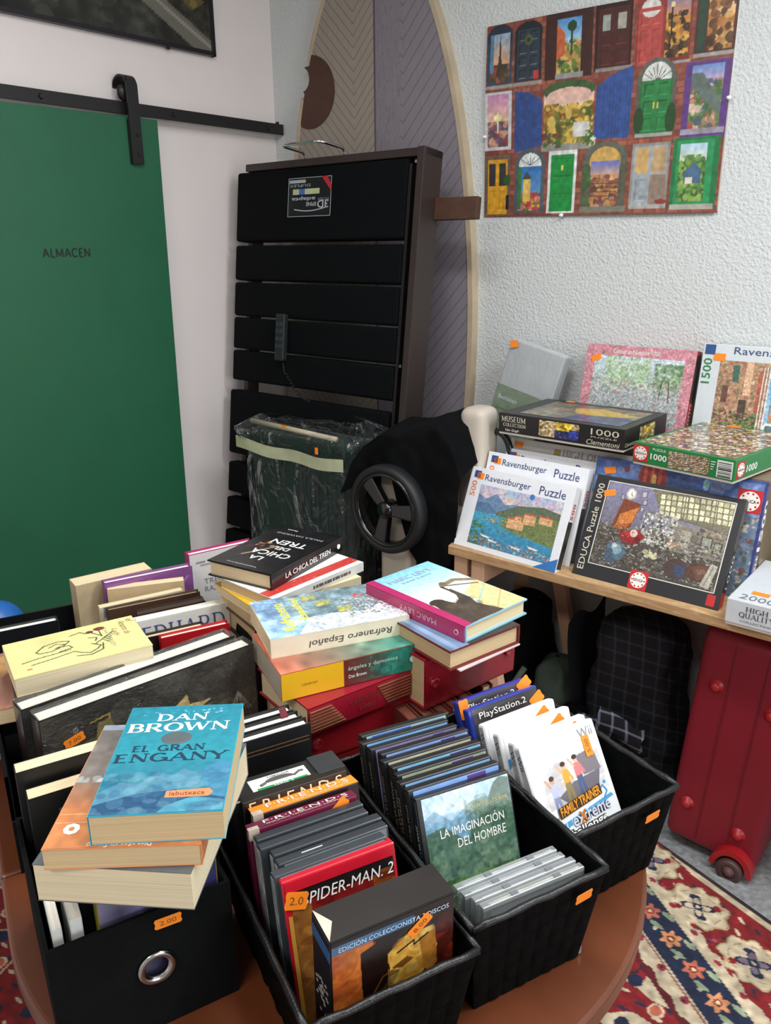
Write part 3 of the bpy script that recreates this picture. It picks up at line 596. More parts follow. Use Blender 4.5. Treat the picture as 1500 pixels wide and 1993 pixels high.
# ------------------------------------------------------------------ pushchair with black fabric and beige frame
pc = root('pushchair', 'folded pushchair with beige frame, black fabric and big three-spoke wheel', 'pushchair', WM)
beige = mat('beige_plastic', '#c2b8aa', .45, var=.05, scale=10); tyre = mat('black_rubber', '#17181a', .55, var=.15, scale=30, bump=.1); fab = mat('black_fabric', '#08090b', .9, var=.2, scale=20, bump=.35, bscale=600, spec=.12)
gloss = mat('gloss_black', '#0b0c0e', .18, coat=.5)
WH = Matrix.Translation((1.052, -.60, .838)) @ Matrix.Rotation(math.pi / 2, 4, 'X')
wheel = build('wheel', pc, tyre, MB().lathe([(.116, -.022), (.13, -.026), (.138, -.018), (.140, 0), (.138, .018), (.13, .026), (.116, .022), (.112, .016), (.112, -.016), (.116, -.022)], 64, WH), smooth=True)
rim = MB().lathe([(.114, -.02), (.117, .0225), (.108, .024), (.104, .012), (.104, -.012), (.108, -.02), (.114, -.02)], 64, WH); build('rim', wheel, gloss, rim, smooth=True)
hub = MB().lathe([(0, .026), (.02, .026), (.027, .02), (.028, -.02), (0, -.02)], 32, WH); build('hub', wheel, gloss, hub, smooth=True)
for k in range(3):
    a = math.radians((5, 132, 257)[k])
    sp_ = MB().prism([(.015, -.017), (.015, .017), (.11, .026), (.11, -.026)], -.008, .017, WH @ Matrix.Rotation(a, 4, 'Z'))
    build('spoke', wheel, gloss, sp_, bevel=.005, seg=3)
build('axle', pc, iron, MB().tube([(1.052, -.58, .838), (1.052, -.545, .838)], .012, 12))
build('frame_post', pc, beige, MB().box(.975, 1.095, -.550, -.49, .0, .97), bevel=.018, seg=3, smooth=True)
build('frame_post', pc, beige, MB().box(1.205, 1.295, -.46, -.36, .77, 1.150), bevel=.035, seg=5, smooth=True)
build('frame_bar', pc, beige, MB().box(1.09, 1.25, -.53, -.46, .79, .85), bevel=.01)
build('crossbar', pc, beige, MB().box(.93, 1.25, -.55, -.50, .005, .05), bevel=.01)
def drape(u, v):
    s = .845 + .435 * u
    zt = np.interp(u, [0, .08, .2, .34, .5, .68, .82, .92, 1], [.90, .985, 1.05, 1.085, 1.09, 1.115, 1.14, 1.10, 1.0])
    low = np.interp(u, [0, .2, .45, .6, .8, 1], [.84, .90, .965, .70, .60, .72])
    fd = np.interp(u, [0, .2, .5, .6, .75, 1], [.575, .57, .568, .565, .56, .55])
    if v < .25: t = v / .25; d = .33 + .08 * t; z = zt - .20 * (1 - t) ** 1.5
    elif v < .5: t = (v - .25) / .25; d = .41 + (fd - .41) * t; z = zt - .035 * t * t - .012 * math.sin(u * 8) * t
    else: t = (v - .5) / .5; d = fd + .006 * math.sin(t * 2.6) + .010 * math.sin(u * 13 + 2 * t) * t; z = zt - .035 - (zt - .035 - low) * t
    n = .012 * vn(s, d, z, 9) + .006 * vn(s, d, z, 23)
    return (s + n, -(d + n), z + n)
build('fabric_seat', pc, fab, MB().grid(drape, 60, 60), smooth=True)
def flap(u, v):
    s = 1.10 + .19 * u; z = .80 - .46 * v; d = .50 + .012 * math.sin(u * 9 + v * 3) + .02 * v; return (s, -d, z)
build('fabric_flap', pc, fab, MB().grid(flap, 24, 24), smooth=True)
build('handle_hoop', pc, gloss, MB().tube([(1.30 + .048 * math.cos(a), -.385, 1.00 + .075 * math.sin(a)) for a in np.linspace(-.3, math.pi + .3, 20)], .011, 10), smooth=True)
# ------------------------------------------------------------------ trestle table
def osb():
    m, nt, b = nodes('osb_board'); tc = nt.nodes.new('ShaderNodeTexCoord'); o = tc.outputs['Object']
    mp = nt.nodes.new('ShaderNodeMapping'); mp.inputs['Scale'].default_value = (22, 60, 160); nt.links.new(o, mp.inputs[0])
    v = nt.nodes.new('ShaderNodeTexVoronoi'); v.inputs['Scale'].default_value = 1.0; nt.links.new(mp.outputs[0], v.inputs['Vector'])
    r = nt.nodes.new('ShaderNodeValToRGB'); e = r.color_ramp.elements; e[0].color = lin('#a8845c') + (1,); e[1].color = lin('#d3b48a') + (1,)
    e.new(.5).color = lin('#bf9c70') + (1,); sx = nt.nodes.new('ShaderNodeSeparateColor'); nt.links.new(v.outputs['Color'], sx.inputs[0]); nt.links.new(sx.outputs[0], r.inputs[0])
    c = vmix(nt, vnoise(nt, o, 60), r.outputs[0], lin('#b08a60')); nt.links.new(c, b.inputs['Base Color']); b.inputs['Roughness'].default_value = .75
    return m
tbl = root('trestle_table_top', 'rough chipboard table top on wooden trestles along the textured wall', 'table top', WM)
bd = MB().prism([(1.268, -.586), (2.75, -.586), (2.75, -.002), (1.15, -.002)], .738, .765); build('board', tbl, osb(), bd, bevel=.002)
pine = mat('pine_wood', '#c9a283', .6, var=.14, scale=10, stretch=(1, 1, .2))
def trestle(s0, label):
    t = root('trestle', label, 'trestle', ax(W(s0, 0, 0), DW, -NW), 'wooden trestles under the chipboard')
    for x0 in (-.052, .008): build('top_bar', t, pine, MB().box(x0, x0 + .044, -.575, -.03, .672, .737), bevel=.002)
    for y in (-.555, -.10):
        for sg in (-1, 1):
            x_t = .034 * sg; lg = MB()
            k0 = (x_t, .70); k1 = (x_t + sg * .155, .0)
            wd = .022
            lg.prism([(k1[0] - wd, 0), (k1[0] + wd, 0), (k0[0] + wd, .665), (k0[0] - wd, .665)], -y, -y + .032, YZ)
            lo_ = build('leg', t, pine, lg, bevel=.002)
            if y < -.5 and sg > 0: build('bracket', lo_, chrome, MB().box(k1[0] - .065 - .012, k1[0] - .065 + .014, y - .034, y - .032, .30, .335))
    for sg in (-1, 1): build('stretcher', t, pine, MB().box(sg * .137 - .012, sg * .137 + .012, -.555, -.10, .18, .215), bevel=.002)
    return t
trestle(1.335, 'pine trestle under the left end of the chipboard table')
trestle(2.62, 'pine trestle holding up the right end of the chipboard table')
# ------------------------------------------------------------------ puzzle boxes (local: x right, y back, z up, front picture at y=0)
def pbox(name, label, M, w_, h_, t_, col, cv=None, inset=(0, 0, 1, 1), group='jigsaw puzzle boxes', seam=True, rough=.4, name2='lid', cat='puzzle box'):
    r = root(name, label, cat, M, group)
    m = mat('box_' + col.strip('#'), col, rough, coat=.15, var=.03)
    build(name2, r, m, MB().box(0, w_, 0, t_ * .8, 0, h_), bevel=.0015)
    build('base', r, mat('box_card', '#c9c4b8', .7), MB().box(.002, w_ - .002, t_ * .8 - .004, t_, .002, h_ - .002), bevel=.001)
    if cv is not None:
        u0, v0, u1, v1 = inset
        sheet(r, 'picture', cv, (w_ * u0, -.0006, h_ * (1 - v0)), (1, 0, 0), (0, 0, -1), w_ * (u1 - u0), h_ * (v1 - v0), .35, .25)
    return r
X1, Z1 = (1, 0, 0), (0, 0, 1)
def SM(s, d, z, tilt, yaw=None):
    p = W(s, d, z); return at(p.x, p.y, p.z, YW if yaw is None else yaw, -tilt)
NAVY = mat('navy_ink', '#3a4a78', .5)
def logo_corner(r, w_, h_, zc=None):
    build('corner_emblem', r, mat('emblem_blue', '#2a4f86', .5), MB().box(.014, .036, -.0012, -.0006, h_ - .030, h_ - .010))
def lake():
    cv = Cv(230, 170, '#7fb6cf'); cv.grad(0, 0, 1, .35, '#9fb8d8', '#e8c0a8'); cv.blot(0, 0, 1, .25, ['#c9b0c8', '#e8d0c0', '#a8bcd8'], 40, .03, .09, 1, .5)
    cv.poly([(0, .15), (.1, .22), (.22, .1), (.35, .25), (.5, .2), (.6, .35), (0, .5)], '#6a86a8').poly([(0, .3), (.15, .28), (.3, .42), (0, .5)], '#4f7396').poly([(.25, .42), (.5, .22), (.8, .15), (1, .2), (1, .6), (.3, .5)], '#5a6a52')
    cv.grad(0, .45, 1, 1, '#3f9fc0', '#2f7fa8'); cv.poly([(.35, .5), (.55, .38), (1, .3), (1, .75), (.62, .68), (.38, .62)], '#6d7a48')
    cv.blot(.3, .35, 1, .72, ['#5a7340', '#74804c', '#44583a', '#84925c', '#8a7450'], 420, .005, .016, 2, .7)
    for a in ((.42, .42, .62, .6), (.6, .3, .74, .48), (.78, .28, .93, .42), (.5, .36, .58, .5)): cv.rect(*a, '#d8a878'); cv.rect(a[0], a[1], a[2], a[1] + .03, '#b5603a'); cv.blot(a[0], a[1] + .04, a[2], a[3], ['#8a5a3a', '#e8c89a'], 14, .006, .012, 3)
    cv.blot(.1, .46, .42, .58, ['#7a8a5a', '#c0a070', '#4f6a3a'], 40, .008, .02, 4); cv.blot(0, .6, .18, 1, ['#2f5a3a', '#4a7a4a'], 60, .01, .03, 5); cv.blot(0, .85, 1, 1, ['#b86a80', '#d8b080', '#4f6a3a', '#d0c8a8', '#8a4a54', '#6a7a48'], 420, .004, .013, 6)
    for x, y in ((.2, .8), (.3, .85), (.58, .86), (.78, .8)): cv.poly([(x - .07, y), (x + .07, y + .02), (x + .05, y + .05), (x - .04, y + .04)], '#e8e4d8').line([(x - .06, y + .005), (x + .06, y + .022)], .008, '#6a86b0')
    return cv.noise(40, .08, 7)
def rav(label, M, w_, h_, t_=.036, num='500', numcol='#e8895a', cv=None, corner=True):
    r = pbox('puzzle_box', label, M, w_, h_, t_, '#e4e6ea', cv, (.13, .20, .93, .93))
    text(r, 'Ravensburger', (.053, -.001, h_ - .040), X1, Z1, w_ * .45, .024, NAVY)
    text(r, 'Puzzle', (w_ * .69, -.001, h_ - .040), X1, Z1, w_ * .24, .024, NAVY)
    logo_corner(r, w_, h_)
    text(r, num, (.012 + .018, -.001, h_ - .085), (0, 0, 1), (-1, 0, 0), .045, .018, mat('num_' + numcol.strip('#'), numcol, .5), bold=.01)
    if corner: build('corner_band', r, mat('corner_blue', '#2f6fb0', .4), MB().prism([(w_ * .80, 0.0005), (w_ - .0005, .0005), (w_ - .0005, h_ * .16)], .0006, .0012, YZ)); build('piece_emblem', r, mat('piece_blue', '#3a7ab8', .5), MB().lathe([(0, .0014), (.008, .0014), (.008, .0006)], 10, Matrix.Translation((w_ * .64, 0, h_ - .052)) @ Matrix.Rotation(math.pi / 2, 4, 'X')))
    sp = build('side_picture', r, mat('side_dark', '#3c3a36', .4, var=.7, scale=28), MB().box(w_, w_ + .0006, .003, t_ * .8 - .002, .01, h_ * .6))
    text(r, num, (w_ + .001, t_ * .6, h_ * .62), (0, 0, 1), (0, -1, 0), .045, .014, mat('num_red', '#c0392b', .5), bold=.01)
    sticker(r, (.036, -.0002, h_ - .024), X1, Z1, .024, .018)
    return r
rav('white 500 piece puzzle box with lake and villa picture, frontmost of three', at(.2, 2.234, .7655, -.742, -.381), .343, .237, cv=lake())
rav('white puzzle box second of three, its title showing above the lake puzzle', SM(1.30, .512, .7655, .30, -.72), .325, .272, cv=Cv(40, 30, '#9fb6c8').noise(6, .3, 3), corner=False)
rav('white puzzle box rearmost of three, under the black museum box', SM(1.337, .472, .7655, .30), .33, .28, cv=Cv(40, 30, '#a8b0b8').noise(6, .3, 4), corner=False)
hq = pbox('puzzle_box', 'grey white high quality puzzle box standing directly below the black museum box', SM(1.325, .434, .7655, .30), .39, .302, .045, '#c9c8c6', Cv(160, 110, '#b9a890').noise(8, .4, 5).blot(0, 0, 1, 1, ['#b56a5a', '#7a8a6a', '#d8c8a0', '#8a9ab0'], 160, .01, .05, 6), (.04, .13, .96, .95))
glyphs(hq, 'HIGH QUALITY', (.175, -.001, .269), X1, Z1, .19, .020, mat('grey_print', '#8c8a84', .5)); sticker(hq, (.03, -.0002, .285), X1, Z1, .03, .016)
build('emblem', hq, mat('emblem_gold', '#a08a50', .4), MB().box(.148, .168, -.0012, -.0006, .268, .288))
# hidden pile that carries the upper boxes
pbox('puzzle_box', 'plain brown puzzle box standing on edge behind the grey high quality box', SM(1.37, .285, .7655, 0), .345, .306, .255, '#8d7a62')
pbox('puzzle_box', 'plain brown box behind the hot air balloon puzzle, carrying the green box', SM(1.765, .365, .7655, 0), .30, .287, .335, '#84745f')
# museum box, lying on its back: local x right, y away, picture on top
def flatbox(label, M, w_, d_, t_, col, cv=None, inset=(0, 0, 1, 1), rough=.4):
    r = root('puzzle_box', label, 'puzzle box', M, 'jigsaw puzzle boxes'); m = mat('box_' + col.strip('#'), col, rough, coat=.15, var=.03)
    build('lid', r, m, MB().box(-w_ / 2, w_ / 2, -d_ / 2, d_ / 2, .006, t_), bevel=.0015)
    build('base', r, mat('box_card', '#c9c4b8', .7), MB().box(-w_ / 2 + .002, w_ / 2 - .002, -d_ / 2 + .002, d_ / 2 - .002, 0, .008))
    if cv is not None:
        u0, v0, u1, v1 = inset
        sheet(r, 'picture', cv, (-w_ / 2 + w_ * u0, d_ / 2 - d_ * v0, t_ + .0006), (1, 0, 0), (0, -1, 0), w_ * (u1 - u0), d_ * (v1 - v0), .3, .3)
    return r
def mus():
    cv = Cv(200, 140, '#6a6250').noise(7, .3, 1); cv.blot(0, 0, 1, 1, ['#7a7258', '#8a8468', '#5a5648', '#9a9478', '#a85a48'], 200, .02, .06, 2, .5)
    cv.poly([(.32, .3), (.55, .12), (.8, .28), (.98, .35), (.86, .5), (.6, .62), (.42, .55)], '#c9a230').blot(.35, .2, .9, .55, ['#d8b440', '#b08a28', '#c8a848'], 60, .02, .05, 3, .5)
    cv.poly([(.5, .62), (.9, .5), (1, .6), (1, 1), (.4, 1)], '#2f3a6a').blot(.45, .6, 1, 1, ['#3a4a80', '#252c50', '#5a6aa0', '#6a7048'], 90, .02, .05, 4, .5); cv.blot(0, .5, .4, 1, ['#8a8a78', '#a09a80', '#6a6a60'], 60, .02, .06, 5, .5)
    return cv.noise(50, .1, 6)
pm = W(1.528, .300, 1.085)
mu = flatbox('black museum collection puzzle box lying flat on the white puzzle boxes', at(pm.x, pm.y, pm.z, YW - .01), .383, .28, .061, '#1b1a1a', mus(), (.13, .12, .93, .90))
cream = mat('cream_ink', '#cfc8b4', .5)
f0 = -.1406
glyphs(mu, 'MUSEUM', (-.182, f0, .038), X1, Z1, .078, .015, cream, .16, .07); glyphs(mu, 'COLLECTION', (-.176, f0, .0245), X1, Z1, .074, .009, cream, .16, .07); text(mu, 'Van Gogh', (-.168, f0, .0085), X1, Z1, .044, .009, WHITEINK, shear=.3)
sheet(mu, 'front_picture', Cv(60, 30, '#b09a70').rect(.45, 0, .8, .55, '#d8b030').rect(.4, .5, 1, 1, '#2b3160').rect(.75, .4, 1, 1, '#2f3f90').noise(12, .35, 8).blot(.4, .5, 1, 1, ['#5a4a70', '#d0b060'], 14, .02, .04, 9), (-.06, f0, .056), X1, (0, 0, -1), .122, .044)
text(mu, '1000', (.096, f0, .036), X1, Z1, .08, .017, cream); text(mu, 'PUZZLE', (.097, f0, .028), X1, Z1, .074, .004, cream); text(mu, 'Clementoni', (.085, f0, .009), X1, Z1, .095, .014, cream, shear=.2)
sheet(mu, 'side_picture', Cv(30, 20, '#9a8a60').rect(.3, .1, .7, .6, '#c9a230').noise(8, .4, 10), (.192, -.045, .052), (0, 1, 0), (0, 0, -1), .10, .038)
text(mu, 'Clementoni', (.1922, -.135, .012), (0, 1, 0), Z1, .07, .011, cream, shear=.2)
sheet(mu, 'top_lettering_bar', Cv(4, 2, '#b5ae9c'), (-.08, .128, .0618), X1, (0, -1, 0), .09, .004); text(mu, 'Clementoni', (.06, .120, .062), X1, (0, 1, 0), .10, .012, mat('dim_gold', '#7a6a4a', .5))
sticker(mu, (-.105, .127, .061), X1, (0, 1, 0), .03, .014)
# pink market puzzle standing on the pile
def pinkcv():
    cv = Cv(220, 160, '#c98a94').noise(40, .06, 1); cv.rect(.09, .13, .91, .93, '#a9b4b4'); cv.grad(.09, .13, .91, .5, '#c8d8e0', '#a8b8b0')
    cv.blot(.2, .13, .62, .5, ['#86a870', '#9ab884', '#a8c094', '#c8d4c4', '#b4ccb0'], 420, .008, .026, 2, .55); cv.blot(.66, .18, .91, .55, ['#6a8f5c', '#86a470', '#54754e', '#9ab48a'], 320, .008, .024, 3, .6)
    cv.blot(.09, .4, .91, .93, ['#9aa6b0', '#b8a8a8', '#7f8c98', '#c8c8c4', '#a88684', '#8a9688', '#d8d0cc', '#9f7a78'], 1300, .004, .016, 4, .65); cv.line([(.80, .4), (.82, .62)], .012, '#4a3a34'); cv.line([(.74, .4), (.73, .6)], .01, '#4a3a34')
    return cv.noise(70, .12, 5)
pk = pbox('puzzle_box', 'pink bordered puzzle box with a canal market picture leaning on the wall', SM(1.418, .112, 1.0722, .2), .336, .246, .05, '#b5424a', pinkcv())
text(pk, 'Colour and Leisure 1000', (.085, -.001, .222), X1, Z1, .145, .014, mat('pale_print', '#e8f0ec', .5)); text(pk, '1000', (.3365, .032, .02), (0, 0, 1), (0, -1, 0), .075, .022, cream)
build('side_panel', pk, mat('side_night', '#3a3a38', .4, var=.8, scale=30), MB().box(.336, .3366, .003, .038, .10, .235)); sticker(pk, (.034, -.0002, .205), (1, 0, .4), (-.4, 0, 1), .032, .017)
def street():
    cv = Cv(240, 190, '#8fb8d8'); cv.grad(.4, 0, 1, .6, '#4f8fc8', '#a8c8dc'); cv.rect(0, 0, .42, 1, '#b08a6a')
    cv.blot(0, 0, .42, 1, ['#b89a80', '#8a7058', '#ccb49a', '#7a5450', '#66704c', '#98645a'], 700, .006, .02, 1, .6)
    for a, c in (((.12, .05, .17, .25), '#3f6a5a'), ((.22, .0, .28, .4), '#d8b090'), ((.33, .1, .38, .6), '#a8604a'), ((.05, .3, .1, .5), '#6a4a40'), ((.2, .45, .26, .75), '#4f4238')): cv.rect(*a, c)
    for x in (.36, .385, .41): cv.rect(x, .05, x + .01, .95, '#d8d8d4')
    cv.blot(.0, .6, .36, 1, ['#4a6a34', '#6a8a48', '#b06a7c', '#3a4a2c', '#55664a'], 420, .006, .018, 2, .8); cv.blot(.45, .2, .66, .55, ['#3f7a3a', '#5a9a48'], 80, .02, .05, 3)
    cv.rect(.45, .55, 1, 1, '#8a8a6a'); cv.rect(.46, .5, .85, .68, '#9a94a8'); cv.rect(.45, .6, .7, .66, '#c08060'); cv.blot(.45, .68, 1, 1, ['#7a9a48', '#a8a868', '#5a7a3a', '#c8b890'], 140, .01, .04, 4)
    cv.poly([(.40, .80), (.44, .70), (.62, .70), (.66, .80), (.66, 1), (.40, 1)], '#e8e6e0').rect(.44, .73, .62, .81, '#6a7a84').rect(.40, .86, .66, .88, '#b8b4ac')
    return cv.noise(60, .1, 5)
rv = pbox('puzzle_box', 'large white 1500 piece puzzle box with village street and van picture', SM(1.768, .098, 1.0532, .14), .40, .285, .045, '#cfd6da', street(), (.13, .15, .95, .95))
text(rv, 'Ravensburger', (.085, -.001, .254), X1, Z1, .21, .026, NAVY); build('corner_emblem', rv, mat('emblem_blue', '#2a4f86', .5), MB().box(.006, .034, -.0012, -.0006, .256, .283))
text(rv, '1500', (.024 + .006, -.001, .175), (0, 0, 1), (-1, 0, 0), .07, .024, mat('num_green', '#2f7a4a', .5), bold=.01); sticker(rv, (.048, -.0002, .25), X1, Z1, .034, .02)
# green crowd puzzle lying on the balloon puzzle: short side to the front
def crowd(nx, ny, seed, cols):
    cv = Cv(nx, ny, '#8a7a64'); R = np.random.RandomState(seed)
    for j in range(26):
        for i in range(20):
            u = (i + R.uniform(-.3, .3) + .5 * (j % 2)) / 20; v = (j + R.uniform(-.2, .2)) / 26
            cv.ell(u, v + .02, .024, .022, cols[R.randint(len(cols))]); cv.ell(u, v, .010, .012, ['#e0b898', '#c89878', '#8a5a40', '#e8c8a8'][R.randint(4)]); cv.ell(u, v - .009, .011, .007, ['#2a2018', '#6a4a28', '#c8a860', '#1a1a1a'][R.randint(4)])
    return cv
CC = ['#d8d4c8', '#3a3a40', '#8a3a34', '#4a6a4a', '#c8a850', '#6a5a4a', '#b8b4b0', '#2a3a5a', '#a8905a', '#e0dcd0', '#7a6a5a']
gp = W(1.905, .275, 1.060)
gr = flatbox('green puzzle box with crowd picture lying on the balloon puzzle', at(gp.x, gp.y, gp.z, YW - .16), .272, .37, .058, '#1f7a3c', crowd(240, 260, 3, CC).noise(50, .15, 2), (.04, .03, .97, .975))
g0 = -.1856
def roundel(r, o, X, Y, s):
    o = Vector(o); X = Vector(X); Y = Vector(Y); N = X.cross(Y)
    b = build('maker_badge', r, mat('badge_red', '#c0282c', .4), MB().box(0, s, 0, s, 0, .0005, ax(o, X, Y)))
    c = o + X * s * .5 + Y * s * .5
    build('disc', b, mat('badge_white', '#f0ece4', .5), MB().lathe([(0, .0010), (s * .42, .0010), (s * .42, .0004)], 28, ax(c, X, Y)))
    dots = MB()
    for k in range(10):
        a = 2 * math.pi * k / 10; dots.lathe([(0, .0014), (s * .05, .0014), (s * .05, .001)], 6, ax(c + X * math.cos(a) * s * .34 + Y * math.sin(a) * s * .34, X, Y))
    build('dot_ring', b, mat('badge_red', '#c0282c', .4), dots)
    text(b, 'EDUCA', c - X * s * .27 - Y * s * .075 + N * .0014, X, Y, s * .54, s * .15, mat('badge_ink', '#3a1a18', .5), bold=.02)
roundel(gr, (-.134, g0, .010), X1, Z1, .042)
text(gr, '1000', (-.085, g0, .020), X1, Z1, .045, .016, WHITEINK, bold=.015); text(gr, 'PUZZLE', (-.08, g0, .044), X1, Z1, .036, .006, WHITEINK)
sheet(gr, 'front_picture', crowd(120, 60, 5, CC).noise(30, .2, 2), (-.036, g0, .051), X1, (0, 0, -1), .108, .042)
bc = MB()
for i, wd in enumerate((3, 1, 2, 1, 3, 2, 1, 1, 2)): bc.box(.095, .128, g0 - .0010, g0 - .0006, .012 + i * .0042, .012 + i * .0042 + .0009 * wd)
build('barcode', gr, BLACKINK, bc); build('barcode_patch', gr, mat('patch_white', '#d8dcd8', .5), MB().box(.092, .131, g0 - .0005, g0, .010, .052))
for k in range(4): build('fine_print', gr, WHITEINK, MB().box(.076, .088 - .002 * k, g0 - .0005, g0, .044 - .006 * k, .0455 - .006 * k))
roundel(gr, (.1362, -.175, .010), (0, 1, 0), Z1, .040); text(gr, '1000', (.1365, -.125, .018), (0, 1, 0), Z1, .055, .018, WHITEINK, bold=.015)
build('top_edge_lettering', gr, mat('box_1f7a3c', '#1f7a3c'), MB().box(-.11, .13, .174, .185, .058, .0586)); sticker(gr, (-.045, .17, .058), X1, (0, 1, 0), .036, .018)
# balloon puzzle and black workshop puzzle
def ballooncv():
    cv = Cv(260, 180, '#4a6ab0'); cv.grad(0, 0, 1, .5, '#34508f', '#8fa8d8'); cv.blot(0, .02, 1, .35, ['#6a86c0', '#a8b8d8', '#3f5a9a'], 70, .03, .1, 1, .35)
    cv.ell(.36, .115, .085, .13, '#b04840')
    for k in range(-3, 4): cv.ell(.36 + k * .022, .115, .010, .125 - .006 * k * k, ['#d86a54', '#a83f3a'][k % 2])
    cv.poly([(.30, .20), (.42, .20), (.375, .33), (.345, .33)], '#a83f3a').ell(.372, .13, .014, .05, '#f0c878')
    cv.ell(.66, .12, .042, .07, '#4f6ab8').ell(.675, .10, .018, .05, '#9ad0d8').poly([(.63, .16), (.69, .16), (.665, .24)], '#3a4f90').ell(.20, .07, .018, .03, '#7a3a4a').ell(.72, .32, .025, .03, '#c05a6a')
    cv.rect(0, .3, 1, 1, '#6a7a90'); cv.blot(0, .3, 1, 1, ['#8a98a8', '#5a6a7a', '#b0a890', '#7a4a48', '#4a5a3a', '#c8b8a0'], 900, .006, .02, 2); cv.rect(.985, 0, 1, 1, '#2a3f7a')
    return cv.noise(50, .08, 3)
bp_ = pbox('puzzle_box', 'blue puzzle box with hot air balloons standing behind the black workshop puzzle', at(.542, 2.089, .7655, -.66, -.224), .438, .293, .05, '#33498a', ballooncv())
roundel(bp_, (.374, -.0006, .212), X1, Z1, .058); sticker(bp_, (.042, -.0002, .262), (1, 0, .25), (-.25, 0, 1), .032, .018)
text(bp_, '1500', (.4386, .042, .12), (0, 0, 1), (0, -1, 0), .13, .034, WHITEINK, bold=.03); text(bp_, 'PUZZLE', (.4386, .040, .015), (0, 0, 1), (0, -1, 0), .095, .022, WHITEINK, bold=.01)
build('side_picture', bp_, mat('side_party', '#6a5a78', .4, var=.8, scale=26), MB().box(.438, .4384, .002, .038, .005, .285))
def workshop():
    cv = Cv(330, 230, '#6a645e'); cv.rect(0, 0, 1, .45, '#84818c'); cv.grad(0, 0, .44, .5, '#8683a0', '#73707f')
    cv.poly([(.36, .0), (1, .0), (1, .34), (.60, .30), (.44, .20)], '#77735f')
    for j in range(4):
        for i in range(13):
            u = .44 + i * .044; v = .005 + j * .066 + max(0, .03 - i * .004); w_ = .034
            c = ['#e6e0b4', '#d4cfa8', '#ece4bc', '#b0ab8a', '#c8c39c'][(i * 3 + j * 2) % 5]
            cv.poly([(u + .006 * j, v), (u + w_ + .006 * j, v + .004), (u + w_ + .006 * j, v + .056), (u + .006 * j, v + .052)], c)
    for u in (.52, .63, .74, .86): cv.line([(u, 0), (u + .02, .3)], .010, '#5f5b4c')
    cv.line([(.40, .27), (.70, .30), (1, .36)], .02, '#6a655a').line([(.38, .33), (.7, .36), (1, .42)], .012, '#9a9588')
    cv.ell(.20, .1, .042, .07, '#b9b3a4').ell(.20, .1, .031, .054, '#e6e2d6').line([(.20, .1), (.215, .13)], .008, '#333333').line([(.2, .1), (.2, .065)], .006, '#333333')
    for a in ((.285, .04, .33, .12), (.305, .14, .345, .21), (.12, .12, .15, .19), (.30, .23, .33, .29)): cv.rect(*a, '#54505c').rect(a[0] + .006, a[1] + .01, a[2] - .006, a[3] - .01, '#b4acb4')
    cv.poly([(.15, .17), (.30, .20), (.25, .55), (.10, .52)], '#7c3f24').poly([(.15, .36), (.29, .24), (.26, .44), (.13, .54)], '#c9793a').poly([(.13, .50), (.25, .44), (.22, .52), (.12, .56)], '#a85c28')
    cv.rect(0, .54, 1, 1, '#4a4640'); cv.rect(.60, .36, 1, .66, '#837c70'); cv.rect(.66, .40, .74, .60, '#a29c8c').rect(.75, .44, .80, .62, '#6d675e')
    for a in ((.82, .42, .91, .54), (.92, .46, .985, .60), (.80, .56, .86, .63)): cv.rect(*a, '#4f4a44'); cv.rect(a[0] + .012, a[1] + .015, a[2] - .012, a[3] - .02, '#8f9384')
    for v in (.40, .52, .60): cv.line([(.78, v), (1, v + .03)], .010, '#5a5248')
    cv.blot(.78, .34, 1, .44, ['#6a5a48', '#9a8a74', '#4a443c', '#b09a80'], 60, .006, .016, 11, .8)
    cv.blot(0, .50, 1, 1, ['#8a8478', '#3a3834', '#a8a090', '#6a6a70', '#5a4a3a', '#bcb8a8', '#2c2c2c', '#7a8088', '#7a6450'], 1500, .004, .015, 1, .75, .4)
    cv.blot(.34, .26, .62, .66, ['#d8d8cc', '#a8a89a', '#e6e4d8', '#7a7a6c', '#3a3834', '#c4c2b4'], 330, .004, .018, 5, .8)
    R = np.random.RandomState(4)
    for i in range(260):
        x, y = R.uniform(.02, .98), R.uniform(.42, .97); a = R.uniform(0, 3.14); l = R.uniform(.015, .06); cv.line([(x, y), (x + l * math.cos(a), y + l * math.sin(a))], .004, ['#d0ccc0', '#1e1c1a', '#8f897e', '#5c564e'][i % 4])
    cv.poly([(.17, .58), (.33, .50), (.40, .58), (.30, .70), (.22, .66)], '#8f2626').poly([(.22, .56), (.3, .53), (.33, .58), (.25, .62)], '#b23432').ell(.30, .555, .030, .045, '#d0beb0').ell(.34, .62, .028, .04, '#6a1a1e').blot(.17, .5, .40, .7, ['#4a1c1c', '#c8b4a4', '#a83030'], 26, .005, .014, 12, .7)
    cv.poly([(.11, .74), (.20, .68), (.28, .80), (.24, .90), (.12, .92)], '#55707f').ell(.19, .78, .045, .06, '#86a0ac').poly([(.10, .80), (.16, .78), (.2, .95), (.12, .96)], '#44586a').ell(.17, .74, .02, .03, '#b4c4c8')
    cv.ell(.69, .85, .095, .12, '#4a3a36').ell(.72, .86, .045, .08, '#3c4660').ell(.86, .83, .095, .11, '#53382d').poly([(.80, .78), (.92, .74), (.96, .86), (.86, .92)], '#66463a').poly([(.84, .80), (.90, .78), (.92, .84), (.86, .86)], '#7d5c4a').poly([(.94, .70), (.99, .72), (.96, .99), (.89, .97)], '#b0ac9c').line([(.96, .74), (.92, .96)], .012, '#7a766a')
    cv.blot(.40, .70, .55, .80, ['#d4d2ac', '#c0bc98'], 14, .012, .03, 6); cv.blot(.58, .56, .66, .64, ['#c98a54', '#dcbc98'], 12, .008, .018, 7)
    return cv.noise(90, .10, 8)
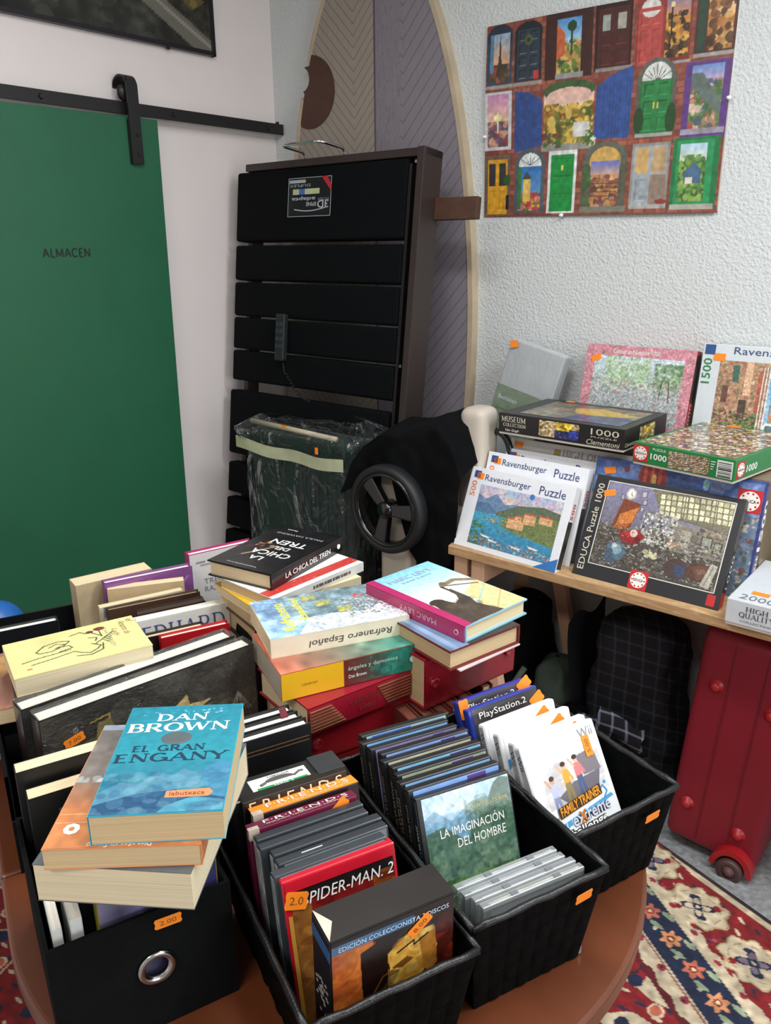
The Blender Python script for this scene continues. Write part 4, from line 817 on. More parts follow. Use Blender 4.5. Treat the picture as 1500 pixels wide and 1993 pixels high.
eb_ = pbox('puzzle_box', 'black bordered 1000 piece puzzle box with a cluttered workshop picture', at(.498, 2.002, .7655, -.689, -.448), .383, .277, .036, '#222327', workshop(), (.105, .055, .945, .85))
bm_ = MB()
for b in ((.036, .3655, .0375, .040), (.036, .3655, .2625, .265), (.036, .0385, .0375, .265), (.363, .3655, .0375, .265)): bm_.box(b[0], b[1], -.0010, -.0004, b[2], b[3])
build('picture_border', eb_, mat('pale_border', '#d8d6cc', .5), bm_)
text(eb_, 'EDUCA Puzzle 1000', (.028, -.001, .018), (0, 0, 1), (-1, 0, 0), .235, .018, cream, bold=.004)
roundel(eb_, (.155, -.0006, .001), X1, Z1, .048); build('piece_badge', eb_, mat('badge_red', '#c0282c', .4), MB().box(.352, .372, -.0010, -.0004, .006, .034))
text(eb_, '1000', (.3836, .028, .055), (0, 0, 1), (0, -1, 0), .085, .018, cream); sticker(eb_, (.046, -.0002, .232), (1, 0, .3), (-.3, 0, 1), .032, .017)
build('side_badge', eb_, mat('badge_red', '#c0282c', .4), MB().box(.383, .3836, .003, .028, .004, .045)); build('side_picture', eb_, mat('side_shop', '#55504a', .4, var=.8, scale=30), MB().box(.383, .3833, .002, .028, .15, .27))
# white 2000 piece box lying at the right end
hp = W(2.281, .461, .7655)
h2 = flatbox('white high quality 2000 piece puzzle box lying at the board edge', at(hp.x, hp.y, hp.z, YW), .43, .30, .064, '#c9ced2', Cv(90, 70, '#4a5a42').noise(8, .4, 3).blot(0, 0, 1, 1, ['#3f5a3a', '#8a9a80', '#2f3a30', '#a8b0a0'], 160, .01, .05, 4), (.30, .10, .96, .80))
dk = mat('dark_grey_ink', '#3f4246', .5)
glyphs(h2, 'HIGH', (-.172, -.1506, .042), X1, Z1, .048, .011, dk); glyphs(h2, 'QUALITY', (-.185, -.1506, .026), X1, Z1, .076, .012, dk); text(h2, 'COLLECTION', (-.182, -.1506, .014), X1, Z1, .07, .005, dk)
text(h2, '2000', (-.195, -.135, .0648), X1, (0, 1, 0), .075, .03, mat('mid_grey_ink', '#6f757a', .5)); sticker(h2, (-.16, -.085, .064), X1, (0, 1, 0), .04, .02)
pbox('puzzle_box', 'black box standing behind the white 2000 piece box', SM(2.02, .22, .7655, .12), .33, .24, .05, '#1d1f22')
# plastic-wrapped pack of sheets leaning at the left end
gk = root('wrapped_bedding', 'clear plastic pack of folded grey sheets with green label against the wall', 'bedding pack', ax(W(1.165, .105, 1.322), (DW * .97 - UP * .23), -NW - UP * .10), None)
gm = mat('grey_white_linen', '#b9bbbd', .75, var=.05, scale=10, bump=.3, bscale=14, stretch=(6, 1, .6))
for k in range(3): build('folded_sheet', gk, gm, MB().box(.004, .206, .004 + .017 * k, .019 + .017 * k, -.525, -.004), bevel=.006, seg=3, smooth=True)
sheet(gk, 'green_label', Cv(80, 60, '#7e8f72').noise(10, .06, 2), (.002, .0015, -.155), X1, (0, 0, -1), .204, .16, .5)
text(gk, 'Bettlaken', (.02, -.001, -.20), X1, Z1, .07, .014, mat('pale_print', '#e8f0ec', .5))
for k in range(3): build('print_line', gk, mat('dull_green_ink', '#5f7058', .5), MB().box(.02, .14 - .02 * k, .0006, .001, -.235 - .02 * k, -.228 - .02 * k))
build('plastic_bag', gk, clear_mat('bag_plastic', haze=.06, rough=.15, wr=.5, sc=20), MB().grid(lambda u, v: (-.003 + .216 * (.5 - .5 * math.cos(min(1, u * 2) * math.pi)) if u < .5 else .213, (-.002 if u < .5 else -.002 + .062 * (u - .5) * 2) + .003 * vn(u * 3, v * 4, 1, 3), -.528 + .53 * v), 40, 30), smooth=True)
sticker(gk, (.022, -.003, -.018), (1, 0, .5), (-.5, 0, 1), .03, .022)
# ------------------------------------------------------------------ things under the trestle table
redm = mat('red_suitcase_fabric', '#7f1124', .5, var=.08, scale=6, bump=.15, bscale=300); redp = mat('red_plastic', '#a31a20', .35)
sc_ = root('suitcase', 'large red suitcase with round feet and a wheel under the chipboard table', 'suitcase', ax(W(1.945, .475, .03), DW * 1.0 + UP * .02, -NW) @ Matrix.Rotation(.085, 4, 'Y'))
build('body', sc_, redm, MB().box(0, .245, 0, .40, 0, .655), bevel=.03, seg=5, smooth=True)
pip = MB()
for x in (.085, .165): pip.tube([(x, -.0005, .03), (x, -.0015, .33), (x, -.0005, .63)], .0022, 6)
build('seam', sc_, mat('dark_red_piping', '#6d0f1c', .5), pip)
for x, z in ((.055, .50), (.195, .475), (.045, .125), (.185, .10)):
    build('foot', sc_, redp, MB().lathe([(0, .016), (.007, .015), (.012, .010), (.013, .004), (.019, .002), (.020, -.002)], 24, Matrix.Translation((x, 0, z)) @ Matrix.Rotation(math.pi / 2, 4, 'X')), smooth=True)
hs = MB(); pts = [(.135 + .055 - .055 * math.cos(a), .055 * 1.15 * math.sin(a)) for a in np.linspace(0, math.pi * .98, 18)]
for a, b in zip(pts[:-1], pts[1:]): hs.prism([a, b, (.19 + (b[0] - .19) * .74, b[1] * .74), (.19 + (a[0] - .19) * .74, a[1] * .74)], -.01, .03, YZ)
build('wheel_housing', sc_, redp, hs)
wlm = Matrix.Translation((.19, -.028, .004)) @ Matrix.Rotation(math.pi / 2, 4, 'X')
wl = build('wheel', sc_, mat('wheel_brown_rubber', '#4a3230', .5), MB().lathe([(.018, -.012), (.030, -.014), (.034, -.008), (.034, .008), (.030, .014), (.018, .012)], 32, wlm), smooth=True)
build('hub', wl, mat('hub_grey_red', '#7a5a58', .35, .3), MB().lathe([(0, .015), (.008, .015), (.010, .009), (.019, .011), (.019, -.011)], 24, wlm), smooth=True)
def plaid(name='shaded_navy_plaid', c1='#262d3a', c2='#4a4248'):  # default stripe colours are darkened for the shade under the table
    m, nt, b = nodes(name); tc = nt.nodes.new('ShaderNodeTexCoord'); sp = nt.nodes.new('ShaderNodeSeparateXYZ'); nt.links.new(tc.outputs['Object'], sp.inputs[0])
    def st(s, per, off, wd): return vmath(nt, 'LESS_THAN', vmath(nt, 'ABSOLUTE', vmath(nt, 'SUBTRACT', vmath(nt, 'FRACT', vmath(nt, 'ADD', vmath(nt, 'DIVIDE', s, per), off)), .5)), wd)
    x = vmath(nt, 'ADD', sp.outputs[0], vmath(nt, 'MULTIPLY', sp.outputs[1], .6)); z = vmath(nt, 'ADD', sp.outputs[2], vmath(nt, 'MULTIPLY', sp.outputs[1], .5))
    f = vmath(nt, 'ADD', st(x, .045, 0, .10), st(z, .040, .2, .10)); f = vmath(nt, 'MULTIPLY', f, .5)
    g = vmath(nt, 'ADD', st(x, .045, 0, .02), st(z, .040, .2, .02))
    c = vmix(nt, f, lin('#080a12'), lin(c1)); c = vmix(nt, vmath(nt, 'MULTIPLY', g, .35), c, lin(c2))
    nt.links.new(c, b.inputs['Base Color']); b.inputs['Roughness'].default_value = .85; return m
plm = plaid(); plf = plaid('lit_plaid', '#76849a', '#b8a8a8'); navyf = mat('navy_nylon', '#0b0e18', .6, bump=.3, bscale=30)  # one cloth twice: shaded stripes for the body, light-struck stripes for the folds
def lump(w_, d_, h_, amp, seed, top=.75, p=.45):
    def f(u, v):
        a = u * 2 * math.pi; c, s = math.cos(a), math.sin(a); k = 1 - (1 - top) * v
        if v > .9: k *= math.sqrt(max(0, 1 - ((v - .9) / .1) ** 2)) * .98 + .02
        x = w_ / 2 * k * math.copysign(abs(c) ** p, c); y = d_ / 2 * k * math.copysign(abs(s) ** p, s); z = h_ * v
        n = amp * vn(x + seed, y, z, 7) + amp * .5 * vn(x, y + seed, z, 17)
        return (x + n * c, y + n * s, max(0.001, z + n * .3))
    return MB().grid(f, 56, 40)
pb = root('plaid_bag', 'dark navy bag with plaid folds painted as lit, slumped beside the red suitcase', 'bag', ax(W(1.755, .245, 0), DW, -NW))
build('body', pb, plm, lump(.30, .24, .56, .03, 3), smooth=True)
build('side_panel', pb, navyf, MB().grid(lambda u, v: (-.17 + .02 * math.sin(v * 5), -.13 + .26 * u, .02 + .5 * v + .02 * math.sin(u * 7)), 20, 20), smooth=True)
def fold(x0, z0, w_, h_, s):
    return MB().grid(lambda u, v: (x0 + w_ * (u - .5) + .012 * vn(u * 2, v * 2, s, 1.5), -.145 - .035 * math.sin(v * 2.6) - .012 * math.sin(u * 6 + s), z0 + h_ * (v - .5) + .02 * math.sin(u * 4 + s)), 20, 16)
for a in ((-.06, .20, .11, .10, 1), (.02, .25, .14, .09, 2), (.06, .13, .10, .10, 4)): build('cloth_fold', pb, plf, fold(*a), smooth=True)
tb_ = root('tote_bag', 'dark green cloth bag behind the baskets under the chipboard table', 'bag', ax(W(1.50, .30, 0), DW, -NW))
gcl = mat('grey_green_cloth', '#39463c', .85, bump=.3, bscale=40)
build('body', tb_, gcl, lump(.16, .18, .36, .02, 9, .7), smooth=True)
build('strap', tb_, mat('dull_strap', '#4a524a', .8), MB().tube([(-.06, -.1, .34), (-.10, -.14, .25), (-.12, -.17, .12), (-.06, -.18, .05), (.03, -.14, .10)], .010, 8), smooth=True)
db = root('duffel_bag', 'black duffel bag on the floor below the left end of the chipboard', 'bag', ax(W(1.335, .28, 0), DW, -NW))
build('body', db, fab, lump(.17, .42, .50, .02, 5, .8), smooth=True)
sb = root('sports_bag', 'black zipped bag with orange tag standing between green and plaid bags', 'bag', ax(W(1.60, .40, 0), DW, -NW))
build('body', sb, fab, lump(.11, .16, .26, .015, 12, .8), smooth=True)
build('zip_pull', sb, chrome, MB().tube([(.0, -.083, .19), (-.006, -.09, .16), (-.012, -.09, .13)], .0015, 6))
sticker(sb, (.0, -.084, .215), (1, 0, .15), (-.15, 0, 1), .032, .014)
# ------------------------------------------------------------------ rug
def rugcv():
    A0, A1, B0, B1 = -.85, 1.25, 0, 1.95
    cv = Cv(620, 560, '#7d1f22', (A1 - A0) / (B1 - B0)); a = A0 + cv.U * (A1 - A0); b = cv.V * (B1 - B0)
    red, bg, nv, pk = '#7d1c20', '#c2b296', '#1f2740', '#b5604a'
    bb = b - .20 * (a - .22)                      # the border design runs slightly across the edge
    b2 = b - .34 * (a - .30)
    cv.put((b < .012), '#2c2326'); cv.put((b >= .012) & (b < .030), bg); cv.put((b >= .03) & (bb < .045), red)
    R = np.random.RandomState(5)
    cv.put((bb >= .045) & (b2 < .195), red)
    # beige scalloped medallions in the outer red band
    for k in range(-6, 8):
        ca, cb = .219 + .178 * k, .111 + .037 * k
        da, db_ = a - ca, b - cb; th = np.arctan2(db_, da); r = np.hypot(da * .88, db_ * 1.12)
        cv.put(r < .073 + .006 * np.cos(9 * th), '#5f2a24'); cv.put(r < .070 + .006 * np.cos(9 * th), '#a8906c'); cv.put(r < .065 + .006 * np.cos(9 * th), bg); cv.put((r < .053) & (r > .050) & (np.cos(9 * th) > -.3), '#9a8562')
        th2 = th + .7
        cv.put(r < .028 + .014 * np.cos(4 * th2), nv); cv.put(r < .020 + .012 * np.cos(4 * th2), '#7a6a78' if k % 2 else bg); cv.put(r < .012, nv); cv.put(r < .005, bg)
        for q in (-1, 1):
            cv.put(np.hypot(da - q * .032, db_ + q * .034) < .010, red); cv.put(np.hypot(da - q * .03, db_ - q * .02) < .008, nv); cv.put(np.hypot(da - q * .04, db_ + q * .043) < .005, '#c88a6a')
        fx, fy = ca + .089, cb + .055
        cv.put(np.hypot(a - fx, b - fy) < .013 + .004 * np.cos(5 * np.arctan2(b - fy, a - fx)), '#8f2a3a'); cv.put(np.hypot(a - fx, b - fy) < .005, pk)
    # guard stripes and the navy band with flowers
    w1 = .005 * np.sin(a * 95)
    cv.put((b2 + w1 >= .188) & (b2 < .222), bg); cv.put((b2 >= .222) & (b2 < .322), nv); cv.put((b2 >= .322) & (b2 + w1 < .372), bg); cv.put((b2 + w1 >= .368) & (b2 < .386), '#5c1a1f')
    cv.put((b2 >= .327) & (b2 < .331), red)
    for k in range(-14, 16):
        ca = .245 + .085 * k; cb = .268 + .34 * (ca - .30)
        da, db_ = a - ca, b - cb; th = np.arctan2(db_, da); r = np.hypot(da, db_)
        cv.put(r < .022 + .006 * np.cos(6 * th), '#b8664e' if k % 2 else '#c98a5c'); cv.put(r < .010, '#7d2a2a'); cv.put(r < .005, '#d8c49a')
        for q in (-1, 1):
            ln = np.hypot((da - .042) * .6 + q * .3 * (db_ - q * .012), (db_ - q * .022) * 1.6); cv.put(ln < .011, '#8d9a7c'); cv.put(np.hypot(da - .042, db_ - q * .033) < .006, '#a8a890')
        cv.put(np.hypot((a - ca - .04), (b - cb - .085 - .0)) < .010, '#8f2a3a'); cv.put(np.hypot((a - ca - .04), (b - cb - .085)) < .004, nv)
        cv.put(np.hypot((a - ca - .02) * .7, (b - cb + .062)) < .007, '#8f2a3a')
    # inner field: red with beige and navy scrolls
    inn = b2 >= .386
    cv.put(inn, red)
    f1 = np.sin(a * 21 + 2 * np.sin(b * 13)) + np.sin(b * 23 + 1.5 * np.sin(a * 17)); f2 = np.sin(a * 38 + b * 9) * np.sin(b * 34 - a * 11)
    cv.put(inn & (np.abs(f1) < .10), bg); cv.put(inn & (np.abs(f1 - .5) < .05), nv); cv.put(inn & (f2 > .78), bg); cv.put(inn & (f2 < -.80), nv); cv.put(inn & (f2 > .88), pk)
    # fine vine marks on the red band
    f3 = np.sin(a * 70 + 3 * np.sin(b * 40)) * np.sin(b * 80)
    redband = (np.abs(cv.a - cv.c(red)).sum(-1) < .02)
    cv.put(redband & (f3 > .86), bg); cv.put(redband & (f3 < -.86), nv)
    return cv.noise(180, .10, 6).noise(60, .06, 7)
e_ = Vector((.551, -.835, 0)); m_ = Vector((-.835, -.551, 0))
rg0 = Vector((.753, 1.864, 0)) + e_ * -.85
rug = root('rug', 'oriental rug in red, beige and navy under the round table', 'rug', ax(rg0, e_, m_, (0, 0, -1)))
def rwarp(P, U, V): P = P.copy(); P[..., 2] = -.010; return P
sheet(rug, 'pile', rugcv(), (0, 0, -.01), (1, 0, 0), (0, 1, 0), 2.10, 1.95, .95, 0)
build('backing', rug, mat('rug_backing', '#5a2a28', .95), MB().box(0, 2.10, 0, 1.95, -.0095, -.0005))
# ------------------------------------------------------------------ round table with its seam, and the bench behind it
TZ = .775
YG = .5
GX = Vector((math.cos(YG), math.sin(YG), 0)); GY = Vector((-math.sin(YG), math.cos(YG), 0))
def G(x, y, z): return GX * x + GY * y + UP * z
def gm_(x, y, z, dyaw=0.0, rx=0.0, ry=0.0): p = G(x, y, z); return at(p.x, p.y, p.z, YG + dyaw, rx, ry)
woodt = mat('varnished_wood', '#62321a', .35, var=.28, scale=9, stretch=(1, .25, 1), coat=.2)
rt = root('round_table', 'round brown wooden table carrying the baskets of films and books', 'table', at(-.082, 1.017, 0, YG))
def leafpts(lo):
    ys = .117
    a0 = math.asin(ys / .454)
    off = -.0008 if lo else .0008
    if lo: return [(.454 * math.cos(a), .454 * math.sin(a) + off) for a in np.linspace(-math.pi, a0, 90)] + [(-.454, ys + off)]
    return [(.454 * math.cos(a), .454 * math.sin(a) + off) for a in np.linspace(a0, math.pi * .5, 40)] + [(-.05, .458)] + [(-.354 + .1 * math.cos(a), .358 + .1 * math.sin(a)) for a in np.linspace(math.pi * .5, math.pi, 10)] + [(-.454, ys + off)]
for lo in (True, False): build('table_leaf', rt, woodt, MB().prism(leafpts(lo), TZ - .03, TZ), bevel=.006, seg=3)
build('apron', rt, woodt, MB().lathe([(.34, TZ - .10), (.35, TZ - .10), (.35, TZ - .0305), (.34, TZ - .0305), (.34, TZ - .10)], 60))
for k in range(4):
    a = math.radians(45 + 90 * k); c, s = math.cos(a) * .31, math.sin(a) * .31
    build('leg', rt, woodt, MB().lathe([(0, .0), (.018, .0), (.022, .3), (.028, TZ - .031), (0, TZ - .031)], 16, Matrix.Translation((c, s, .0)) @ Matrix.Translation((c * .12, s * .12, 0))), smooth=True)
for o in rt.children:
    if o.name.startswith('leg'): o.location.z = .0
bn = root('bench', 'low dark wooden bench behind the round table under the black crates', 'bench', gm_(.185, 1.70, 0))
build('top', bn, mat('dark_wood', '#3a2a20', .5, var=.2, scale=8), MB().box(-.44, .435, -.285, .26, TZ - .03, TZ), bevel=.003)
for x in (-.40, .39):
    for y in (-.25, .22): build('leg', bn, mat('dark_wood', '#3a2a20', .5), MB().box(x - .02, x + .02, y - .02, y + .02, 0, TZ - .031))
bp2 = G(.0189, 1.7705, 0)
ball = root('ball', 'blue ball at the left edge behind the black hardcover', 'ball', at(bp2.x, bp2.y, TZ + .058))
build('shell', ball, mat('blue_vinyl', '#1f5fa8', .4), MB().lathe([(.058 * math.cos(a), .058 * math.sin(a)) for a in np.linspace(-math.pi / 2, math.pi / 2, 24)], 40), smooth=True)
# ------------------------------------------------------------------ boxes and baskets
boxm = mat('black_felt_fabric', '#090b0c', .9, var=.25, scale=30, bump=.35, bscale=350, spec=.15)
def fabric_box(label, M, w_, d_, h_, grommet=None, front_h=None):
    r = root('storage_box', label, 'storage box', M, 'black fabric storage boxes')
    t = .0045
    def wall(o, X, Y, L, hgt, name, sag=0.0, hole=None):
        mb = MB(); X = Vector(X); Y = Vector(Y); o = Vector(o)
        if hole is None:
            def f(sign): return lambda u, v: o + X * (L * u) + UP * (hgt * v - sag * math.sin(math.pi * u) * v * v) + Y * (sign + .004 * math.sin(math.pi * u) * math.sin(math.pi * v))
            mb.grid(f(0), 14, 8); mb.grid(f(t), 14, 8)
            mb.grid(lambda u, v: o + X * (L * u) + UP * (hgt - sag * math.sin(math.pi * u)) + Y * (t * v + .004 * 0), 14, 1)
        else:
            cx, cz, hr = hole; n = 48
            def ring(sq, off):
                P = []
                for i in range(n):
                    a = 2 * math.pi * i / n; c, s = math.cos(a), math.sin(a)
                    if sq:
                        k = max(abs(c), abs(s)); p = (c / k, s / k)
                        px = cx + (p[0] * (L - cx) if p[0] > 0 else p[0] * cx); pz = cz + (p[1] * (hgt - cz) if p[1] > 0 else p[1] * cz)
                    else: px, pz = cx + hr * c, cz + hr * s
                    P.append(o + X * px + UP * pz + Y * off)
                return P
            k = len(mb.v); R4 = [ring(False, 0), ring(True, 0), ring(True, t), ring(False, t)]
            for q in R4: mb.v += [tuple(p) for p in q]
            for j in range(4):
                for i in range(n): mb.f.append((k + j * n + i, k + j * n + (i + 1) % n, k + ((j + 1) % 4) * n + (i + 1) % n, k + ((j + 1) % 4) * n + i))
        return build(name, r, boxm, mb)
    fw_ = wall((0, 0, 0), (1, 0, 0), (0, 1, 0), w_, front_h or h_, 'front_wall', 0, grommet)
    wall((0, d_, 0), (1, 0, 0), (0, -1, 0), w_, h_, 'back_wall', .004); wall((0, t, 0), (0, 1, 0), (1, 0, 0), d_ - t, h_, 'side_wall', .006); wall((w_, t, 0), (0, 1, 0), (-1, 0, 0), d_ - t, h_, 'side_wall', .006)
    build('bottom', r, boxm, MB().box(t, w_ - t, t, d_ - t, 0, .003))
    if grommet:
        gx, gz, gr_ = grommet
        build('grommet', r, mat('steel', '#c4c2be', .18, 1.0), MB().lathe([(gr_ - .001, .001), (gr_ + .001, .0035), (gr_ + .006, .0035), (gr_ + .0085, .0005), (gr_ - .001, -.001), (gr_ - .001, .001)], 48, Matrix.Translation((gx, -.0003, gz)) @ Matrix.Rotation(math.pi / 2, 4, 'X')), smooth=True)
    return r
FB = fabric_box('black fabric storage box with metal eyelet at the front left of the table', at(-.343, .625, TZ, .524), .193, .235, .158, (.105, .085, .0135))
sticker(FB, (.122, -.0008, .140), (1, 0, -.05), (0, 0, 1), .03, .013, '2.00')
fabric_box('black fabric storage box holding tall film wrapped art books', gm_(-.012, 1.043, TZ), .432, .375, .155, None, .085)
fabric_box('black fabric storage box at the back holding beige and purple books', gm_(-.12, 1.437, TZ), .525, .205, .135)
strapm = mat('woven_nylon_strap', '#030404', .6, var=.25, spec=.06, scale=40, bump=.5, bscale=700, stretch=(1, 1, 3))
def basket(label, M, w_, d_, h_, taper=.017, nx=8, ny=12, nz=6):
    r = root('woven_basket', label, 'basket', M, 'black woven baskets')
    def wall(p0, p1, q0, q1, nrm, ncol, out, amp):
        # bottom p0->p1, rim q0->q1 ; weave bulges along nrm
        p0, p1, q0, q1, nrm = map(Vector, (p0, p1, q0, q1, nrm)); mb = MB()
        nu, nv_ = ncol * 8, nz * 8
        def f(u, v):
            p = p0.lerp(p1, u).lerp(q0.lerp(q1, u), v)
            fu, fv = (u * ncol) % 1, (v * nz) % 1; ch = (int(min(u * ncol, ncol - 1e-6)) + int(min(v * nz, nz - 1e-6))) % 2
            bu, bv = math.sin(math.pi * fu), math.sin(math.pi * fv)
            hgt = (.9 * bu ** .6 + .0) * min(1, bv * 4) if ch else (.25 + .0 * bv) * min(1, bu * 4)
            return p + nrm * (amp * hgt)
        mb.grid(f, nu, nv_)
        return mb
    i = taper
    B = [(i, i, 0), (w_ - i, i, 0), (w_ - i, d_ - i, 0), (i, d_ - i, 0)]; Q = [(0, 0, h_), (w_, 0, h_), (w_, d_, h_), (0, d_, h_)]
    for k, (nm, nrm, nc) in enumerate((('front_wall', (0, -1, 0), nx), ('side_wall', (1, 0, 0), ny), ('back_wall', (0, 1, 0), nx), ('side_wall', (-1, 0, 0), ny))):
        j = (k + 1) % 4; N = Vector(nrm)
        mb = wall(B[k], B[j], Q[k], Q[j], nrm, nc, 1, .0028)
        inn = wall(*[tuple(Vector(p) - N * .0035) for p in (B[k], B[j], Q[k], Q[j])], tuple(-N), nc, 1, .0015)
        o = len(mb.v); mb.v += inn.v; mb.f += [tuple(a + o for a in reversed(q)) for q in inn.f]
        build(nm, r, strapm, mb, smooth=True)
    rim = MB()
    for k in range(4):
        a, b = Vector(Q[k]), Vector(Q[(k + 1) % 4]); n = max(6, int((b - a).length / .02))
        rim.tube([a.lerp(b, t / n) + UP * (.0012 * math.sin(t * 2.1)) for t in range(n + 1)], [.0038 + .0006 * (t % 2) for t in range(n + 1)], 8)
    build('rim', r, mat('rim_binding', '#0a0b0c', .35, bump=.3, bscale=400), rim, smooth=True)
    build('bottom', r, strapm, MB().box(i, w_ - i, i, d_ - i, 0, .003))
    return r
b1 = basket('black woven basket of film box sets, at the front centre of the table', at(-.078, .566, TZ, .48), .193, .315, .128, ny=13)
b2 = basket('middle black woven basket holding the nature films and clear disc cases', at(.0887, .671, TZ, .49), .187, .335, .138, ny=13)
b3 = basket('right black woven basket of video games nearest the red suitcase', at(.228, .812, TZ, .55), .188, .30, .136)
sticker(b2, (.150, -.0045, .118), (1, 0, .10), (0, -.12, 1), .024, .014); sticker(b3, (.137, -.0045, .112), (1, 0, .05), (0, -.12, 1), .026, .013)
# ------------------------------------------------------------------ books
def book(label, M, L, Wd, Tk, cover, pages=PAPER, spine='y0', hard=True, art=None, group='secondhand books', art_rough=.4, art_coat=.2, open_mm=0.0, spine_art=None):
    """local: x 0..L, y 0..W, z 0..T, centred in x,y; front cover is the +z side"""
    r = root('book', label, 'book', M, group)
    x0, x1, y0, y1 = -L / 2, L / 2, -Wd / 2, Wd / 2
    ct = .0026 if hard else .0007; ins = .004 if hard else .0006
    cm = MB(); cm.box(x0, x1, y0, y1, 0, ct); cm.box(x0, x1, y0, y1, Tk - ct, Tk)
    pad = dict(x0=ins, x1=ins, y0=ins, y1=ins); pad[spine] = ct + .0004
    sp = dict(x0=(x0, x0 + ct, y0, y1), x1=(x1 - ct, x1, y0, y1), y0=(x0, x1, y0, y0 + ct), y1=(x0, x1, y1 - ct, y1))[spine]
    if hard:
        rr = .0035
        if spine in ('y0', 'y1'):
            sg = -1 if spine == 'y0' else 1; yb = y0 + ct if spine == 'y0' else y1 - ct
            cm.grid(lambda u, v: (x0 + L * u, yb + sg * (ct - .0002 + rr * math.sin(math.pi * v) * .4), Tk * v), 2, 10)
        else:
            sg = -1 if spine == 'x0' else 1; xb = x0 + ct if spine == 'x0' else x1 - ct
            cm.grid(lambda u, v: (xb + sg * (ct - .0002 + rr * math.sin(math.pi * v) * .4), y0 + Wd * u, Tk * v), 2, 10)
    cm.box(*sp, ct * .5, Tk - ct * .5)
    build('cover', r, cover, cm)
    pg = MB().box(x0 + pad['x0'], x1 - pad['x1'], y0 + pad['y0'], y1 - pad['y1'], ct, Tk - ct)
    build('page_block', r, pages, pg)
    if art is not None: sheet(r, 'cover_picture', art, (x0 + .0008, y1 - .0008, Tk + .0004), (1, 0, 0), (0, -1, 0), L - .0016, Wd - .0016, art_rough, art_coat)
    return r
def flat(x, y, ztop, yaw, T_): return at(x, y, ztop - T_, yaw)
# --- pile on the front-left box
def engany():
    cv = Cv(150, 225, '#2fa3bd'); cv.grad(0, 0, 1, .55, '#247f92', '#2b8d9c'); cv.grad(0, .55, 1, 1, '#2c8496', '#27687e')
    cv.poly([(0, .82), (.15, .74), (.3, .76), (.42, .66), (.55, .70), (.62, .64), (.78, .70), (.76, .78), (.5, .84), (.3, .88), (0, .92)], '#4f869e').poly([(.78, .66), (.9, .58), (1, .60), (1, .9), (.86, .88)], '#3f7fa0')
    cv.poly([(0, .92), (.3, .84), (.6, .82), (1, .9), (1, 1), (0, 1)], '#234d70').poly([(.55, .95), (.75, .88), (1, .92), (1, 1), (.5, 1)], '#4f94a8'); cv.blot(0, .66, 1, 1, ['#6294a8', '#31708c', '#224f74', '#76a2b0'], 90, .02, .06, 2, .3, .4)
    cv.blot(.1, .04, .95, .09, ['#c8e4e8', '#2f9fb8'], 30, .006, .012, 3, .6, .3)
    return cv.noise(40, .04, 4)
en = book('teal paperback with white author name lying on top of the front left pile', flat(-.225, .727, 1.0945, .064, .0325), .127, .189, .0325, mat('teal_cover', '#2fa3bd', .4, coat=.2), PAPERT, 'x0', False, engany())
ez = .0332
glyphs(en, 'DAN', (-.030, .0635, ez), X1, (0, 1, 0), .056, .0125, WHITEINK, .19, .07); glyphs(en, 'BROWN', (-.058, .0425, ez), X1, (0, 1, 0), .110, .0155, WHITEINK, .19, .07)
glyphs(en, 'EL GRAN', (-.045, .006, ez), X1, (0, 1, 0), .076, .0098, mat('deep_blue_ink', '#16324a', .5), .17, .07); glyphs(en, 'ENGANY', (-.060, -.012, ez), X1, (0, 1, 0), .116, .0135, mat('deep_blue_ink', '#16324a', .5), .17, .07)
build('seal', en, mat('seal_grey', '#6a7678', .35, .4), MB().lathe([(0, .0006), (.012, .0006), (.0165, .0003), (.0165, 0)], 28, Matrix.Translation((-.002, .029, .0328)) @ Matrix.Diagonal((1, .72, 1, 1))))
build('publisher_band', en, mat('band_orange', '#d98a5a', .45), MB().prism([(.004, -.062), (.046, -.060), (.050, -.066), (.046, -.072), (.004, -.072)], .0328, .0332)); text(en, 'labutxaca', (.008, -.0695, .0335), X1, (0, 1, 0), .034, .006, mat('band_ink', '#8a3a2a', .5))
def franco():
    cv = Cv(110, 150, '#8a8480'); cv.grad(0, 0, 1, .5, '#6a6460', '#8a8078'); cv.grad(0, .45, 1, .72, '#7d726b', '#c07a50'); cv.rect(0, .72, 1, 1, '#c9804f'); cv.rect(0, 0, 1, .05, '#8a98a8'); cv.blot(0, .42, .35, .52, ['#d8d8d4', '#a8b0b0'], 14, .01, .03, 1)
    for v in (.76, .82, .90): cv.rect(0, v, 1, v + .006, '#f0b080', .7)
    return cv.noise(30, .06, 2)
fz = flat(-.257, .731, 1.0615, .037, .0235)
fo = book('grey and orange paperback under the teal paperback', fz, .15, .209, .0235, mat('orange_grey_cover', '#d98a5c', .45), PAPERT, 'x1', False, franco())
text(fo, 'Diez años sin Franco', (.028, -.0965, .0241), (-1, 0, 0), (0, -1, 0), .062, .0075, WHITEINK)
for s_, x, y in (('o', -.055, -.078), ('d', -.022, -.079), ('o', -.025, -.060), ('a', .006, -.082)): text(fo, s_, (x + .008, y + .009, .0241), (-1, 0, 0), (0, -1, 0), .016, .016, WHITEINK, bold=.04)
tk = book('thick cream paged book at the bottom of the front left pile', flat(-.256, .731, 1.0375, -.087, .0435), .157, .212, .0435, mat('slate_cover', '#5a5e62', .5), pages_mat('paper_pale', '#d9cbaa'), 'y1', False)
